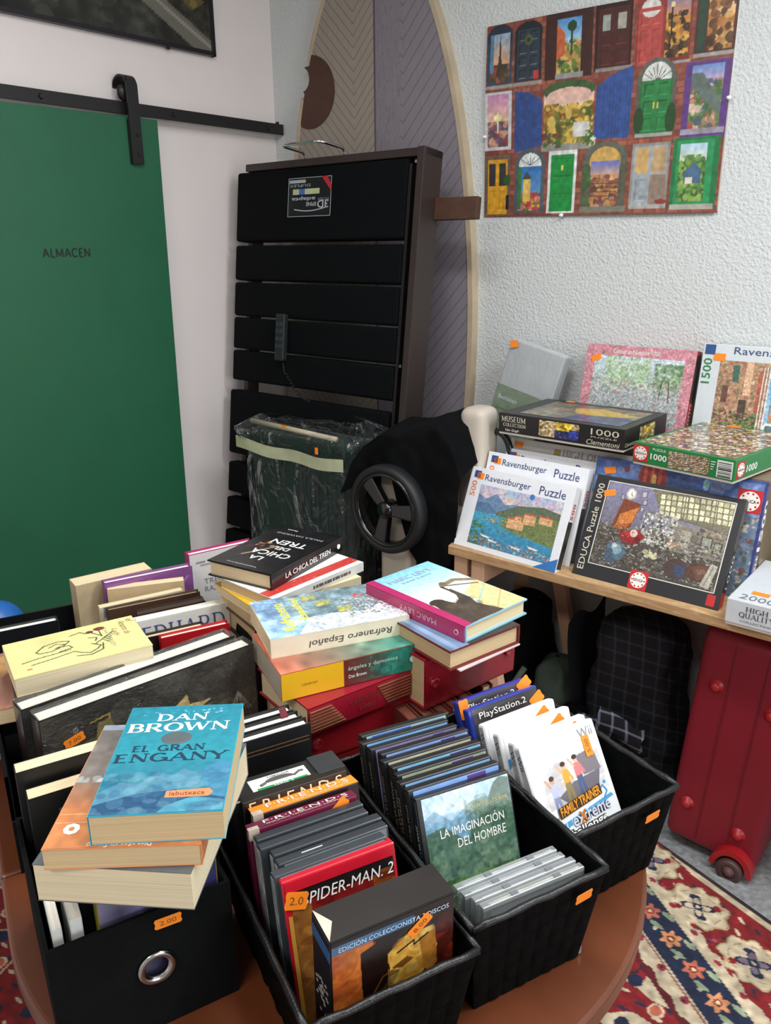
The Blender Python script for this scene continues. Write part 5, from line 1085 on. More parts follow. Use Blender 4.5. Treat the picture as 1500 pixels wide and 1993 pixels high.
# --- books standing inside the front-left box (local frame of that box)
FBM = at(-.343, .625, TZ, .524)
def stand(Mb, x, y, z, h_, w_, t_, label, cover, pages=PAPERW, spine='left', hard=True, art=None, yaw=0.0, lean=0.0, roll=0.0, face='front', group='secondhand books'):
    """book on its tail in a box frame Mb: left-front-bottom corner x,y,z; front cover faces -y"""
    # axes: book x (L) = up, book y (W) = -x, book z (T) = -y ; centre offsets
    Ml = Mb @ Matrix.Translation((x, y, z)) @ Matrix.Rotation(yaw, 4, 'Z') @ Matrix.Rotation(-lean, 4, 'X') @ Matrix.Rotation(roll, 4, 'Y')
    A = Matrix(((0, -1, 0, w_ / 2), (0, 0, -1, t_), (1, 0, 0, h_ / 2), (0, 0, 0, 1)))
    b = book(label, Ml @ A, h_, w_, t_, cover, pages, {'left': 'y1', 'right': 'y0', 'down': 'x0', 'up': 'x1'}[spine], hard, None, group)
    if art is not None: sheet(b, 'cover_picture', art, (h_ / 2 - .001, w_ / 2 - .001, t_ + .0004), (0, -1, 0), (-1, 0, 0), w_ - .002, h_ - .002, .4, .2)
    return b
jc = Cv(100, 130, '#3a3560').grad(0, 0, 1, 1, '#8a86a8', '#2a2a50', True).noise(8, .25, 3)
ju = stand(FBM, .055, .012, .004, .212, .128, .030, 'purple blue book standing inside the front left box', mat('olive_spine', '#8a7f2a', .5), PAPERW, 'left', True, jc)
text(ju, 'J', (-.012, .045, .0312), (0, -1, 0), (1, 0, 0), .026, .055, mat('lilac_ink', '#b9b4c8', .5), shear=.4); text(ju, 'ILC', (.0, -.0, .0312), (0, -1, 0), (1, 0, 0), .05, .03, mat('lilac_ink', '#b9b4c8', .5))
for i, (w_, h_, t_) in enumerate(((.10, .165, .010), (.105, .170, .012))):
    Mx = FBM @ Matrix.Translation((.010 + .020 * i, .020, .004)) @ Matrix(((0, 0, 1, 0), (0, 1, 0, w_ / 2), (1, 0, 0, h_ / 2), (0, 0, 0, 1)))
    Mx = FBM @ ax(FBM.inverted() @ (FBM @ Vector((.010 + .018 * i, .02 + w_ / 2, .004 + h_ / 2))), (0, 0, 1), (0, 1, 0), (-1, 0, 0)) if False else FBM @ Matrix(((0, 0, -1, .010 + .018 * i + t_), (0, 1, 0, .015 + w_ / 2), (1, 0, 0, .004 + h_ / 2), (0, 0, 0, 1)))
    book(['thin white paperback against the left side of the front left box', 'white paperback second from the left side of the front left box'][i], Mx, h_, w_, t_, mat('white_cover', '#d9dcd8', .5), PAPERW, 'y0', False)
lm_ = FBM @ Matrix.Translation((.0, .155, .193)) @ Matrix.Rotation(.02, 4, 'Z')
stand(FBM, .045, .06, .004, .205, .135, .035, 'grey hardcover standing behind the purple book', mat('mid_grey_cover', '#4a4d50', .5))
stand(FBM, .045, .115, .004, .205, .135, .040, 'dark hardcover in the middle of the front left box', mat('dark_cover', '#22252a', .5))
stand(FBM, .015, .175, .004, .215, .145, .022, 'black paperback with cream pages at the back of the front left box', mat('black_cover', '#151516', .45), PAPER, 'left', False)
stand(FBM, .008, .205, .004, .235, .150, .022, 'tall cream paged paperback rearmost in the front left box', mat('black_cover', '#151516', .45), pages_mat('paper_pale', '#d9cbaa'), 'left', False)
# --- art books, film wrapped
film = clear_mat('shrink_film', haze=.012, rough=.1, wr=.6, sc=22, base=.03)
def artcv():
    cv = Cv(230, 150, '#38342e').noise(5, .3, 1); cv.blot(0, 0, 1, 1, ['#4a463e', '#2a2620', '#5a564a'], 90, .04, .12, 2, .4)
    cv.rect(.17, .26, .36, 1, '#5a5a38'); cv.blot(.17, .26, .36, 1, ['#6a6a3a', '#4a5230', '#8a7a3a', '#3a4028'], 120, .01, .03, 3, .7); cv.line([(.18, .36), (.34, .33)], .020, '#c9902e').line([(.20, .14), (.28, .12), (.29, .3)], .014, '#a88a4a').line([(.18, .66), (.34, .62)], .024, '#c9902e').poly([(.21, .3), (.23, .16), (.28, .15), (.32, .3)], '#8a7a4a')
    cv.poly([(.55, .30), (.64, .20), (.65, .29), (.76, .31), (.60, .42), (.52, .44)], '#e0c080').poly([(.54, .43), (.68, .36), (.78, .34), (.62, .44)], '#8a7a5a').poly([(.6, .45), (.85, .36), (.9, .42), (.62, .6)], '#6a6456')
    for k in range(9): cv.line([(.90, .34), (.84 + .016 * k, .52)], .005, '#b0aaa0')
    return cv.noise(40, .1, 5)
for i, (y, lab) in enumerate(((1.056, 'tall film wrapped art book, front of two, with orange price sticker'), (1.098, 'tall film wrapped art book behind the stickered one'))):
    a_ = stand(gm_(0, 0, 0), .040 - .018 * i, y, TZ + .006, .213, .340, .034, lab, mat('brown_black_cover', '#2b2220', .35, coat=.4), PAPERW, 'left', True, artcv() if i == 0 else Cv(20, 20, '#2e2b2a'), yaw=.215, group='film wrapped art books')
    h_, w_, t_ = .213, .340, .034
    sh = MB().grid(lambda u, v: (-h_ / 2 + h_ * u, -w_ / 2 + w_ * v, t_ + .0025 + .0012 * vn(u * 3, v * 5, i, 3)), 30, 40)
    sh.grid(lambda u, v: (h_ / 2 + .0022 + .0015 * vn(u * 3, v * 9, 2 + i, 3), -w_ / 2 + w_ * v, t_ * u), 10, 60)
    build('shrink_film', a_, film, sh, smooth=True)
    if i == 0:
        sticker(a_, (.062, .128, .0385), (.25, -1, 0), (1, .25, 0), .030, .014, '7.00')
        text(a_, 'REPRESENTACIÓN DEL PODER', (-.045, .120, .0352), (1, 0, 0), (0, 1, 0), .125, .009, mat('dull_white', '#a8a49c', .5))
# --- the drawing-cover book and what carries it
lady_p = Vector((-.482, 1.130, 0))
def lady():
    cv = Cv(190, 120, '#e0d996').noise(5, .03, 1); k = '#4a4a3a'
    cv.line([(.20, .45), (.27, .32), (.38, .28), (.46, .34), (.40, .45), (.30, .52), (.22, .5), (.20, .45)], .019, k).line([(.30, .40), (.36, .34), (.42, .40), (.34, .46), (.44, .46), (.46, .54), (.36, .58)], .017, k).line([(.08, .66), (.2, .62), (.34, .60), (.44, .58)], .019, k).line([(.14, .76), (.3, .72), (.46, .66), (.5, .74), (.56, .8), (.62, .74), (.66, .66), (.60, .56)], .019, k)
    cv.line([(.48, .2), (.56, .16), (.60, .24)], .019, k).line([(.60, .38), (.66, .42), (.64, .5)], .020, k).line([(.46, .80), (.56, .86), (.66, .78), (.68, .62)], .020, k)
    for q in range(6): cv.line([(.62 + .022 * q, .60 - .03 * q), (.69 + .02 * q, .50 - .03 * q), (.73 + .014 * q, .62 - .05 * q)], .017, k)
    cv.ell(.63, .22, .03, .04, '#6a3a34').ell(.71, .18, .045, .055, '#7a3a34').line([(.64, .25), (.70, .40)], .020, k).line([(.70, .22), (.70, .42)], .020, k)
    cv.rect(.10, .84, .135, .87, '#c87a4a')
    return cv
la = book('pale yellow paperback with line drawing lying on the boxed books', at(lady_p.x, lady_p.y, .985, .552), .2, .125, .029, mat('pale_yellow_cover', '#e8e2a4', .5), pages_mat('paper_pale', '#d9cbaa'), 'y1', False, lady())
rk = mat('rust_ink', '#8a4a3a', .5)
for s_, x, y, l in (('el', .087, .052, .012), ('Amante de', .073, .050, .052), ('Lady', .056, .028, .03)): text(la, s_, (x, y, .0295), (0, -1, 0), (1, 0, 0), l, .011, rk, shear=.3)
text(la, 'CHATTERLEY', (.046, .040, .0295), (0, -1, 0), (1, 0, 0), .075, .006, mat('grey_olive_ink', '#8a886a', .5))
book('cream paged book lying directly under the pale yellow paperback', at(lady_p.x + .004, lady_p.y - .003, .943, .50), .205, .132, .0415, mat('plum_cover', '#4a3a44', .5), pages_mat('paper_pale', '#d9cbaa'), 'y1', False)
pk_ = at(-.628, 1.105, .938, .40)
book('pink brown covered book lying at the left edge of the art book box', pk_, .16, .19, .024, mat('pink_brown_cover', '#a87868', .45, var=.3, scale=14), PAPER, 'y1', False, Cv(60, 70, '#a87868').noise(4, .2, 1).blot(0, 0, 1, 1, ['#c89a5a', '#8a5a50', '#b88878'], 24, .05, .15, 2, .5))
GM = gm_(0, 0, 0)
stand(GM, .05, 1.165, TZ + .004, .162, .14, .03, 'tan hardcover hidden under the pale yellow paperback', mat('tan_cover', '#8a7458', .5))
stand(GM, .05, 1.215, TZ + .004, .162, .14, .03, 'brown hardcover hidden under the pale yellow paperback', mat('brown_cover', '#5a4636', .5))
stand(GM, .027, 1.262, TZ + .004, .158, .13, .03, 'dull red hardcover hidden behind the pink brown book', mat('dull_red_cover', '#6a3a34', .5))
rd = stand(GM, .262, 1.302, TZ + .006, .172, .125, .018, 'red hardcover with white pages in front of the white lettered book', mat('bright_red_cover', '#b3191f', .4), PAPERW, 'down', True)
stand(GM, .222, 1.325, TZ + .006, .168, .125, .02, 'dark brown book standing beside the pale yellow paperback', mat('dark_plum_cover', '#2c2228', .4), PAPER, 'right', True)
ed = stand(GM, .236, 1.378, TZ + .006, .178, .175, .022, 'white book with blue capital letters behind the small red book', mat('white_gloss_cover', '#e4e2da', .4), PAPERW, 'down', True, Cv(60, 60, '#e6e4dc').poly([(.08, .3), (.2, .12), (.26, .16), (.14, .45)], '#c9cc3a'))
glyphs(ed, 'EDUARD', (.040, .078, .0232), (0, -1, 0), (1, 0, 0), .155, .034, mat('violet_blue_ink', '#44508a', .5), .11, .05)
stand(GM, .245, 1.404, TZ + .006, .186, .125, .010, 'thin dark brown book behind the white lettered book', mat('dark_brown_cover', '#3a2822', .35, coat=.4), PAPER, 'down', True)
stand(GM, .20, 1.445, TZ + .006, .182, .175, .016, 'brown glossy book at the front of the back crate', mat('brown_gloss_cover', '#4a3428', .35, coat=.4), PAPER, 'left', True)
stand(GM, .19, 1.468, TZ + .006, .180, .160, .016, 'cream paperback with slate stripe in the back crate', mat('cream_cover', '#c9bfa4', .5), PAPER, 'right', False, Cv(40, 40, '#cfc6ae').rect(.05, .0, .5, .12, '#5a6470'), yaw=.04)
stand(GM, .218, 1.545, TZ + .006, .182, .148, .022, 'cream paged paperback fanned open in the back crate', mat('sand_cover', '#c9b088', .5), PAPER, 'left', False, yaw=-.20)
pu = stand(GM, .215, 1.555, TZ + .006, .192, .178, .022, 'purple hardcover in the back crate', mat('purple_cover', '#7d4a86', .4), PAPERW, 'left', True, Cv(60, 60, '#85508c').line([(.5, .05), (.62, .2), (.8, .22), (.95, .1)], .02, '#a878b0').line([(.1, .2), (.3, .1)], .02, '#9a68a0'), yaw=.03)
be = stand(GM, .165, 1.580, TZ + .006, .188, .155, .045, 'thick beige paperback at the left end of the back crate books', mat('beige_cover', '#b9a684', .55, var=.1), PAPER, 'left', False, yaw=.12)
mg = stand(GM, .395, 1.590, TZ + .006, .205, .15, .024, 'white book with magenta spine at the right of the back crate', mat('magenta_cover', '#a81a66', .4), PAPERW, 'left', True, Cv(50, 60, '#dcdad8').line([(.1, .1), (.9, .08)], .01, '#6a6a70').line([(.1, .14), (.9, .12)], .006, '#8a8a90'), yaw=.1)
text(mg, 'TREINTA', (.030, .045, .0252), (0, -1, 0), (1, 0, 0), .075, .012, GREYINK); text(mg, 'RAZONES', (.012, .045, .0252), (0, -1, 0), (1, 0, 0), .075, .012, GREYINK)
stand(GM, -.10, 1.452, TZ + .006, .180, .215, .024, 'large black hardcover with white pages at the left edge', mat('black_gloss_cover', '#17191d', .35, coat=.3), PAPERW, 'right', True)
# --- three black hardcovers standing behind the film baskets
for i in range(3):
    y = .912 + .0215 * i
    b = stand(GM, .226 - .004 * i, y, TZ + .002, .190, .150, .019, ['black hardcover with gilt lines, front of three in front of the red volumes', 'black hardcover, middle of three in front of the red volumes', 'black hardcover, rear of three in front of the red volumes'][i], mat('black_cloth_cover', '#131416', .5, bump=.2, bscale=500), PAPERW, 'left', True, group='black hardcovers')
    for k in range(2): build('gilt_line', b, mat('gilt', '#a8805a', .35, .6), MB().box(.070 + .006 * k, .0712 + .006 * k, -.072, .072, .0191, .0195))
    if i == 1: build('ribbon', b, mat('ribbon_dark_red', '#6a1220', .5), MB().prism([(.0, 0), (.03, .004), (.03, .014), (0, .012)], -.0005, .0005, Matrix.Translation((.078, -.062, .010)) @ Matrix.Rotation(.4, 4, 'Y')))
# --- middle stack: proverb book, green spined paperback, red dictionary, red volumes
redleather = mat('red_leatherette', '#8a1420', .28, coat=.4, bump=.1, bscale=250); crim = mat('crimson_cover', '#8f1428', .35, coat=.35)
def refr():
    cv = Cv(210, 140, '#7f98a0'); cv.rect(0, 0, .22, 1, '#8fb4d8'); cv.grad(0, .55, .3, 1, '#a8c8e8', '#8fb8e0'); cv.noise(10, .2, 1)
    cv.blot(.15, 0, 1, .6, ['#75898f', '#8a9c9e', '#64787e', '#a4aeaa', '#7f8c84'], 500, .006, .022, 2, .55, .3)
    cv.poly([(.3, .75), (.5, .62), (.75, .70), (.9, .55), (1, .6), (1, 1), (.2, 1)], '#d8dcdc').blot(.3, .62, 1, 1, ['#e8e8e4', '#c8ccd0', '#b8c4cc'], 90, .02, .06, 3, .5)
    cv.blot(.62, .3, 1, .8, ['#e8e4dc', '#d8d4cc', '#7a6c6a', '#c8bcb4', '#5a6470'], 330, .006, .018, 4, .7); cv.blot(.74, .22, .82, .34, ['#c84a5a', '#d86a70'], 12, .012, .025, 5)
    for x, y in ((.50, .32), (.62, .55), (.42, .12)): cv.blot(x - .06, y - .07, x + .06, y + .08, ['#d8cc6a', '#c8bc58', '#a8a860'], 30, .012, .03, 6, .7)
    cv.line([(.05, .1), (.18, .15), (.16, .3), (.04, .28)], .012, '#5a78a8').line([(.06, .35), (.16, .42), (.2, .55)], .012, '#6a88b8')
    return cv.noise(50, .08, 7)
rf = book('thick white spined proverb paperback on top of the middle stack', flat(-.097, 1.220, 1.0305, .372, .0325), .231, .149, .0325, mat('cream_gloss_cover', '#e6ddc4', .35, coat=.3), PAPER, 'y0', False, refr(), art_rough=.2, art_coat=.5)
yel = mat('title_yellow', '#e3d84a', .5)
text(rf, 'Refranero', (-.066, -.055, .0331), (0, 1, 0), (-1, 0, 0), .105, .020, yel, bold=.02); text(rf, 'Español', (-.035, -.025, .0331), (0, 1, 0), (-1, 0, 0), .085, .018, yel, bold=.02)
text(rf, 'Refranero Español', (.085, -.0748, .0225), (-1, 0, 0), (0, 0, -1), .14, .0145, mat('brown_grey_ink', '#4a4540', .5), bold=.008, shear=.15)
an_ = book('thick paperback with yellow and green spine under the proverb book', flat(-.083, 1.178, .9975, .442, .0445), .236, .150, .0445, mat('rust_red_cover', '#b0573f', .35, coat=.3), mat('paper_grey_flat', '#b3ab9c', .8), 'y0', False, Cv(120, 60, '#b05a44').grad(.0, 0, 1, 1, '#b8604a', '#2f8f80', True).noise(8, .15, 2))
sc2 = Cv(180, 36, '#1f7f70').grad(.43, 0, 1, 1, '#6a2a24', '#1c8a78', True).noise(6, .08, 1).rect(0, 0, .43, 1, '#e8b424'); sc2.blot(.62, 0, 1, 1, ['#2a9a86', '#156a5c', '#3fae98'], 40, .05, .2, 2, .35)
sheet(an_, 'spine_picture', sc2, (-.1175, -.0754, .0443), X1, (0, 0, -1), .235, .044, .3, .3)
text(an_, 'ángeles y demonios', (-.010, -.0760, .024), X1, Z1, .085, .009, mat('mint_ink', '#b8d8c8', .5)); text(an_, 'Dan Brown', (-.009, -.0760, .0125), X1, Z1, .030, .006, mat('pale_print', '#e8f0ec', .5)); text(an_, 'Umbriel', (-.085, -.0760, .019), X1, Z1, .024, .004, mat('umber_ink', '#8a6a1a', .5))
build('emblem', an_, mat('pale_print', '#e8f0ec', .5), MB().lathe([(0, .0005), (.006, .0005), (.006, 0)], 16, Matrix.Translation((.103, -.0756, .02)) @ Matrix.Rotation(math.pi / 2, 4, 'X')))
gilt = mat('gilt', '#a8805a', .35, .6)
lr = book('red dictionary with gilt bands on its spine under the green spined paperback', flat(-.075, 1.168, .9520, .640, .0465), .220, .155, .0465, crim, PAPER, 'y0', True)
for side in (0, 1):
    gl_ = MB(); gl_.box(-.108 + .204 * side, -.107 + .204 * side, -.0806, -.0790, .006, .040)
    for k in range(7):
        z = .006 + .0055 * k; gl_.box(*((-.107, -.045 - .004 * k) if side == 0 else (.035 - .003 * k, .0965)), -.0812, -.0790, z, z + .0011)
    build('gilt_band', lr, gilt, gl_)
text(lr, 'LAROUSSE', (-.035, -.0808, .026), X1, Z1, .055, .008, mat('dull_gilt', '#8a4a3a', .4, .4)); text(lr, '2000', (-.02, -.0808, .012), X1, Z1, .03, .007, mat('dull_gilt', '#8a4a3a', .4, .4))
build('emblem', lr, mat('pale_rose', '#d8b8b0', .5), MB().prism([(0, -.007), (.007, 0), (0, .007), (-.007, 0)], .0800, .0810, Matrix.Translation((.101, 0, .03)) @ YZ))
def volume(label, M, L, Wd, Tk):
    v = book(label, M, L, Wd, Tk, redleather, PAPERT, 'y0', True, group='red leatherette volumes')
    for x in (-L / 2 + .018, L / 2 - .018):
        build('spine_ring', v, redleather, MB().lathe([(0, .0035), (.005, .004), (.007, .0055), (.009, .004), (.009, 0)], 24, Matrix.Translation((x, -Wd / 2 - .001, Tk * .5)) @ Matrix.Rotation(math.pi / 2, 4, 'X')), smooth=True)
    build('spine_band', v, redleather, MB().box(-L / 2 + .002, L / 2 - .002, -Wd / 2 - .0018, -Wd / 2, Tk * .84, Tk * .90))
    return v
def gflat(x, y, ztop, dyaw, T_, ): p = G(x, y, 0); return at(p.x, p.y, ztop - T_, YG + dyaw)
volume('red leatherette volume directly under the gilt banded dictionary', gflat(.500, 1.080, .9050, .03, .064), .205, .17, .064)
volume('red leatherette volume lying on the table at the bottom of the middle stack', gflat(.498, 1.085, .8405, .0, .065), .215, .17, .065)
# --- right stack: blue cover hardback, dark red hardback, red volumes
def levy():
    cv = Cv(150, 230, '#9fd4e4'); cv.grad(0, 0, 1, .4, '#86c8dc', '#c8e8ee'); cv.grad(0, .4, 1, 1, '#d8eef0', '#e8ecdc')
    cv.poly([(.62, .62), (1, .50), (1, 1), (.5, 1)], '#d8c890'); cv.line([(.55, .80), (1, .60)], .012, '#8fc0c4').line([(.6, .95), (1, .76)], .01, '#b8a878')
    cv.poly([(.0, .80), (.10, .70), (.12, .62), (.22, .58), (.30, .62), (.34, .70), (.50, .66), (.52, .52), (.58, .50), (.58, .70), (.52, .80), (.62, 1), (0, 1)], '#4a4038')
    cv.ell(.20, .61, .10, .05, '#42382f').line([(.44, .70), (.54, .60), (.54, .44), (.62, .42)], .030, '#50453a').line([(.58, .42), (.80, .40), (1, .50)], .05, '#8a7a5c').line([(.60, .44), (.95, .56)], .02, '#6a5c46').ell(.62, .40, .05, .03, '#7a6a50')
    cv.blot(.0, .66, .6, 1, ['#3a322c', '#5a4e42'], 40, .02, .05, 2, .35)
    return cv.noise(40, .04, 3)
pinksp = mat('pink_spine', '#b02a62', .35, coat=.3); skyb = mat('sky_blue_cover', '#8fc4d8', .35, coat=.3)
lv = book('hardback with sky blue cover and pink spine on the right stack', flat(.099, 1.246, 1.050, .736, .0275), .149, .230, .0275, skyb, PAPER, 'x0', True, levy(), art_rough=.25, art_coat=.4)
build('spine', lv, pinksp, MB().box(-.0772, -.0745, -.1135, .1135, .0008, .0270)); build('spine_fold', lv, pinksp, MB().box(-.0768, -.060, -.1145, .1145, .0275, .0284))
text(lv, 'MARC LEVY', (-.0776, -.055, .019), (0, 1, 0), (0, 0, -1), .085, .010, mat('rose_ink', '#e8b8c8', .5)); text(lv, 'MARC LEVY', (-.050, .078, .0289), X1, (0, 1, 0), .10, .014, mat('pale_violet_ink', '#a8b0d0', .5)); text(lv, 'Volver a verte', (-.035, .066, .0289), X1, (0, 1, 0), .07, .006, mat('slate_ink', '#6a7a90', .5))
build('ring_emblem', lv, mat('rose_ink', '#e8b8c8', .5), MB().lathe([(.003, .0008), (.0045, .0008), (.0045, 0)], 20, Matrix.Translation((-.0772, -.098, .013)) @ Matrix.Rotation(-math.pi / 2, 4, 'Y')))
dr = book('dark red hardback with slate jacket under the sky blue one', flat(.088, 1.216, 1.0220, .650, .0325), .150, .222, .0325, mat('dark_red_cloth', '#6a1a1e', .5), PAPERT, 'x1', True, Cv(60, 80, '#26272a').rect(0, 0, .26, 1, '#6f88a6').rect(.06, 0, .12, 1, '#8aa4c0').rect(.26, .5, 1, .6, '#4a3028').noise(8, .15, 2))
lp = MB().prism([(-.06, -.118), (.075, -.113), (.078, .09), (-.06, .10)], -.0030, -.0010); build('loose_jacket', dr, mat('pale_pink_paper', '#d8c0bc', .6), lp)
volume('large red leatherette volume on the right, below the dark red hardback', gflat(.678, 1.058, .9850, .17, .088), .205, .17, .088)
book('brown hardback supporting the large right red volume', gflat(.665, 1.105, .8965, .17, .120), .185, .13, .120, mat('brown_cover', '#5a4636', .5), PAPERT, 'y0', True)
# --- small brown books, fore edges out, in front of the right red pile
brn = mat('red_brown_cloth', '#5e2a20', .5); topm = mat('dyed_page_tops', '#6e3a2c', .6)
for i in range(6):
    x = (.557, .584, .610, .636, .666, .716)[i]; hh = .1175; y = (.936, .938, .941, .946, .951, .975)[i]; dp = .06
    Mx = GM @ Matrix(((0, 0, -1, x + .022), (0, 1, 0, y + dp / 2), (1, 0, 0, TZ + .001 + hh / 2), (0, 0, 0, 1)))
    bk = book(['leftmost small brown book in the row behind the nature films', 'second small brown book from the left behind the films', 'third small brown book from the left below the red pile', 'fourth small brown book from the left below the red pile', 'fifth small brown book from the left, below the right red pile', 'small brown book at the right end of the row, set back'][i], Mx, hh, dp, .022, brn, PAPERT, 'y1', True, group='small brown books')
    build('dyed_top', bk, topm, MB().box(hh / 2 - .0042, hh / 2 - .0035, -dp / 2 + .004, dp / 2 - .003, .0027, .0193))
# --- back stack with the black thriller
def chica():
    cv = Cv(210, 140, '#151517').noise(8, .25, 1)
    cv.line([(.22, .20), (.50, .42)], .035, '#6a5038', .6).line([(.24, .24), (.52, .48)], .016, '#d8b880').line([(.42, .12), (.56, .30)], .05, '#7a2a24', .6).blot(.40, .14, .60, .44, ['#8a6a4a', '#c8a880', '#5a2420'], 26, .012, .03, 2, .6)
    return cv
ch = book('black hardback thriller with white title on top of the back stack', flat(-.212, 1.469, 1.0455, 1.037, .0312), .230, .150, .0312, mat('black_jacket', '#131315', .3, coat=.4), PAPER, 'y0', True, chica(), art_rough=.3, art_coat=.35)
cz = .0319
for s_, x, y, l, q in (('LA', -.062, -.012, .030, .017), ('CHICA', -.030, -.054, .090, .022), ('DEL', -.003, -.030, .036, .015), ('TREN', .030, -.050, .082, .022)): text(ch, s_, (x + .009, y, cz), (0, 1, 0), (-1, 0, 0), l, q, WHITEINK, bold=.012)
text(ch, 'PAULA HAWKINS', (.076, -.058, cz), (0, 1, 0), (-1, 0, 0), .112, .008, mat('silver_ink', '#a9adb2', .4)); text(ch, 'Planeta', (.098, .02, cz), (0, 1, 0), (-1, 0, 0), .025, .005, WHITEINK); text(ch, 'No sabes quién es, pero ella sí te conoce', (-.098, -.03, cz), (0, 1, 0), (-1, 0, 0), .07, .0045, WHITEINK)
text(ch, 'LA CHICA DEL TREN', (-.075, -.0775, .010), X1, Z1, .145, .0105, WHITEINK, bold=.01); build('emblem', ch, WHITEINK, MB().lathe([(.0, .001), (.005, .001), (.005, 0)], 18, Matrix.Translation((.100, -.0768, .015)) @ Matrix.Rotation(math.pi / 2, 4, 'X')))
rb = book('white paperback with red strip directly under the black thriller', flat(-.177, 1.432, 1.0140, .847, .0185), .232, .150, .0185, mat('white_cover', '#d9dcd8', .5), PAPERT, 'y0', False, Cv(120, 80, '#e9e8e4').rect(.0, .74, 1, .92, '#c03a34').blot(.0, .76, 1, .9, ['#d8605a', '#8a2a28', '#e0a8a0'], 60, .006, .014, 2, .5))
rb2 = MB()
for k in range(14): rb2.box(-.02 + .0072 * k, -.0155 + .0072 * k + .001 * (k % 3), -.0755, -.0751, .006, .012)
build('spine_print', rb, mat('umber_print', '#6a5a50', .6), rb2)
ye = book('cream book with yellow board edge third from the top of the back stack', flat(-.187, 1.428, .9950, .670, .0165), .234, .152, .0165, mat('cream_board', '#d3c6a2', .5), PAPER, 'y0', False)
build('yellow_edge', ye, mat('mustard_edge', '#d0a826', .45), MB().box(-.1172, -.098, -.0762, .0762, .0158, .0171))
bs = book('brown hardback fourth from the top of the back stack', flat(-.187, 1.430, .9780, .62, .030), .225, .15, .030, mat('brown_cover', '#5a4636', .5), PAPERT, 'x1', True)
for i in range(4): book(['upper dark hardback low in the back stack', 'second dark hardback low in the back stack', 'third dark hardback low in the back stack', 'lowest dark hardback of the back stack, lying on the bench'][i], flat(-.187, 1.432, .9475 - .0432 * i, .60 + .02 * i, .0428), .22, .15, .0428, mat('dark_cover', '#22252a', .5), PAPERT, 'y0', True)
# ------------------------------------------------------------------ film cases (local: x width, y back, z up, front picture at y=0)
def case(label, M, w_=.135, h_=.19, t_=.0142, body=BLACKP, front=None, frontcol=None, spinecol=None, cat='film case', name='film_case', group='film cases', art=None, bev=.0022, margin=.003, lipped=True):
    r = root(name, label, cat, M, group)
    build('case', r, body, MB().box(0, w_, 0, t_, 0, h_), bevel=bev, seg=3, smooth=False)
    if art is not None: sheet(r, 'cover_picture', art, (margin + .004, -.0004, h_ - margin), X1, (0, 0, -1), w_ - 2 * margin - .004, h_ - 2 * margin, .15, .5)
    if frontcol: build('cover_picture', r, mat('cover_' + frontcol.strip('#'), frontcol, .3, coat=.15, var=.14, scale=25), MB().box(margin + .004, w_ - margin, -.0005, .0001, .01, h_ - margin))
    if spinecol: build('spine_print', r, mat('spine_' + spinecol.strip('#'), spinecol, .3, coat=.3, var=.5, scale=60), MB().box(-.0005, .0001, .002, t_ - .002, .004, h_ - .004))
    return r
B2 = at(.0887, .671, TZ, .49)
def inb(B, x, y, z, lean, dyaw=0.0, roll=0.0): return B @ Matrix.Translation((x, y, z)) @ Matrix.Rotation(dyaw, 4, 'Z') @ Matrix.Rotation(-lean, 4, 'X') @ Matrix.Rotation(roll, 4, 'Y')
tops = ['#9ab8c0', '#7aaee0', '#8a7aa8', '#86a4e0', '#c0bca4', '#84c0e4', '#a0a890', '#88b4e0', '#80a8e8']
nm = ['rearmost', 'second from the back', 'third from the back', 'fourth from the back', 'fifth from the back', 'sixth from the back, with purple label', 'seventh from the back', 'eighth from the back', 'second from the front']
for i in range(9):
    x, y = .0225 - .0006 * i + [0, -.007, -.002, .006, .001, .006, .004, .0, .002][i], .2565 - .0166 * i
    r = case('black nature film case, %s in the middle basket' % nm[i], inb(B2, x, y, .0035, .29, -.045), frontcol=tops[i], spinecol='#2a2622', group='nature film cases')
    if i in (2, 3, 5, 6, 8): build('purple_label', r, mat('label_purple', '#5a3a86', .4), MB().box([.07, 0, .095, .09, 0, .085, .08, 0, .085][i] , .112, -.0010, -.0004, .172, .186))
    text(r, 'JOYAS DE LA HUMANIDAD', (-.0008, .0105, .17), (0, 0, -1), (0, -1, 0), .10, .005, mat('dull_white', '#a8a49c', .5))
    if i in (0,): build('blue_label', r, mat('label_blue2', '#3f66c0', .4), MB().box(.015, .075, -.0010, -.0004, .165, .186))
def imag():
    cv = Cv(150, 210, '#5f7f78'); cv.grad(0, 0, 1, .28, '#a8c8dc', '#8fb4cc'); cv.blot(0, 0, .6, .14, ['#c8dce8', '#b4d0e0'], 16, .05, .12, 1, .4)
    cv.poly([(0, .14), (.12, .10), (.3, .20), (.45, .14), (.6, .24), (1, .2), (1, .5), (0, .5)], '#6f9ab4').poly([(.5, .3), (.7, .16), (.82, .03), (.9, .0), (1, .02), (1, .5), (.4, .5)], '#3f5f4e').poly([(0, .24), (.2, .22), (.4, .34), (.6, .36), (1, .4), (1, 1), (0, 1)], '#4a6858')
    cv.blot(.45, .08, 1, .45, ['#4f7058', '#3a5848', '#5f8068'], 60, .03, .07, 2, .4); cv.blot(0, .36, 1, .7, ['#5a7a68', '#6a8a70', '#48685a', '#7f9a80'], 120, .02, .06, 3, .45)
    cv.blot(0, .58, 1, 1, ['#3f5f38', '#557a40', '#2c4628', '#6a8f50', '#344f34'], 260, .015, .05, 4, .6); cv.blot(.1, .66, .7, .92, ['#c8d4b8', '#a8c088'], 26, .008, .022, 5, .7, .3)
    return cv.noise(50, .1, 6)
fr_ = case('front nature film case with misty green mountain cover in the middle basket', inb(B2, .0212, .0985, .0035, .355, -.06), spinecol='#1f2a30', art=imag(), group='nature film cases')
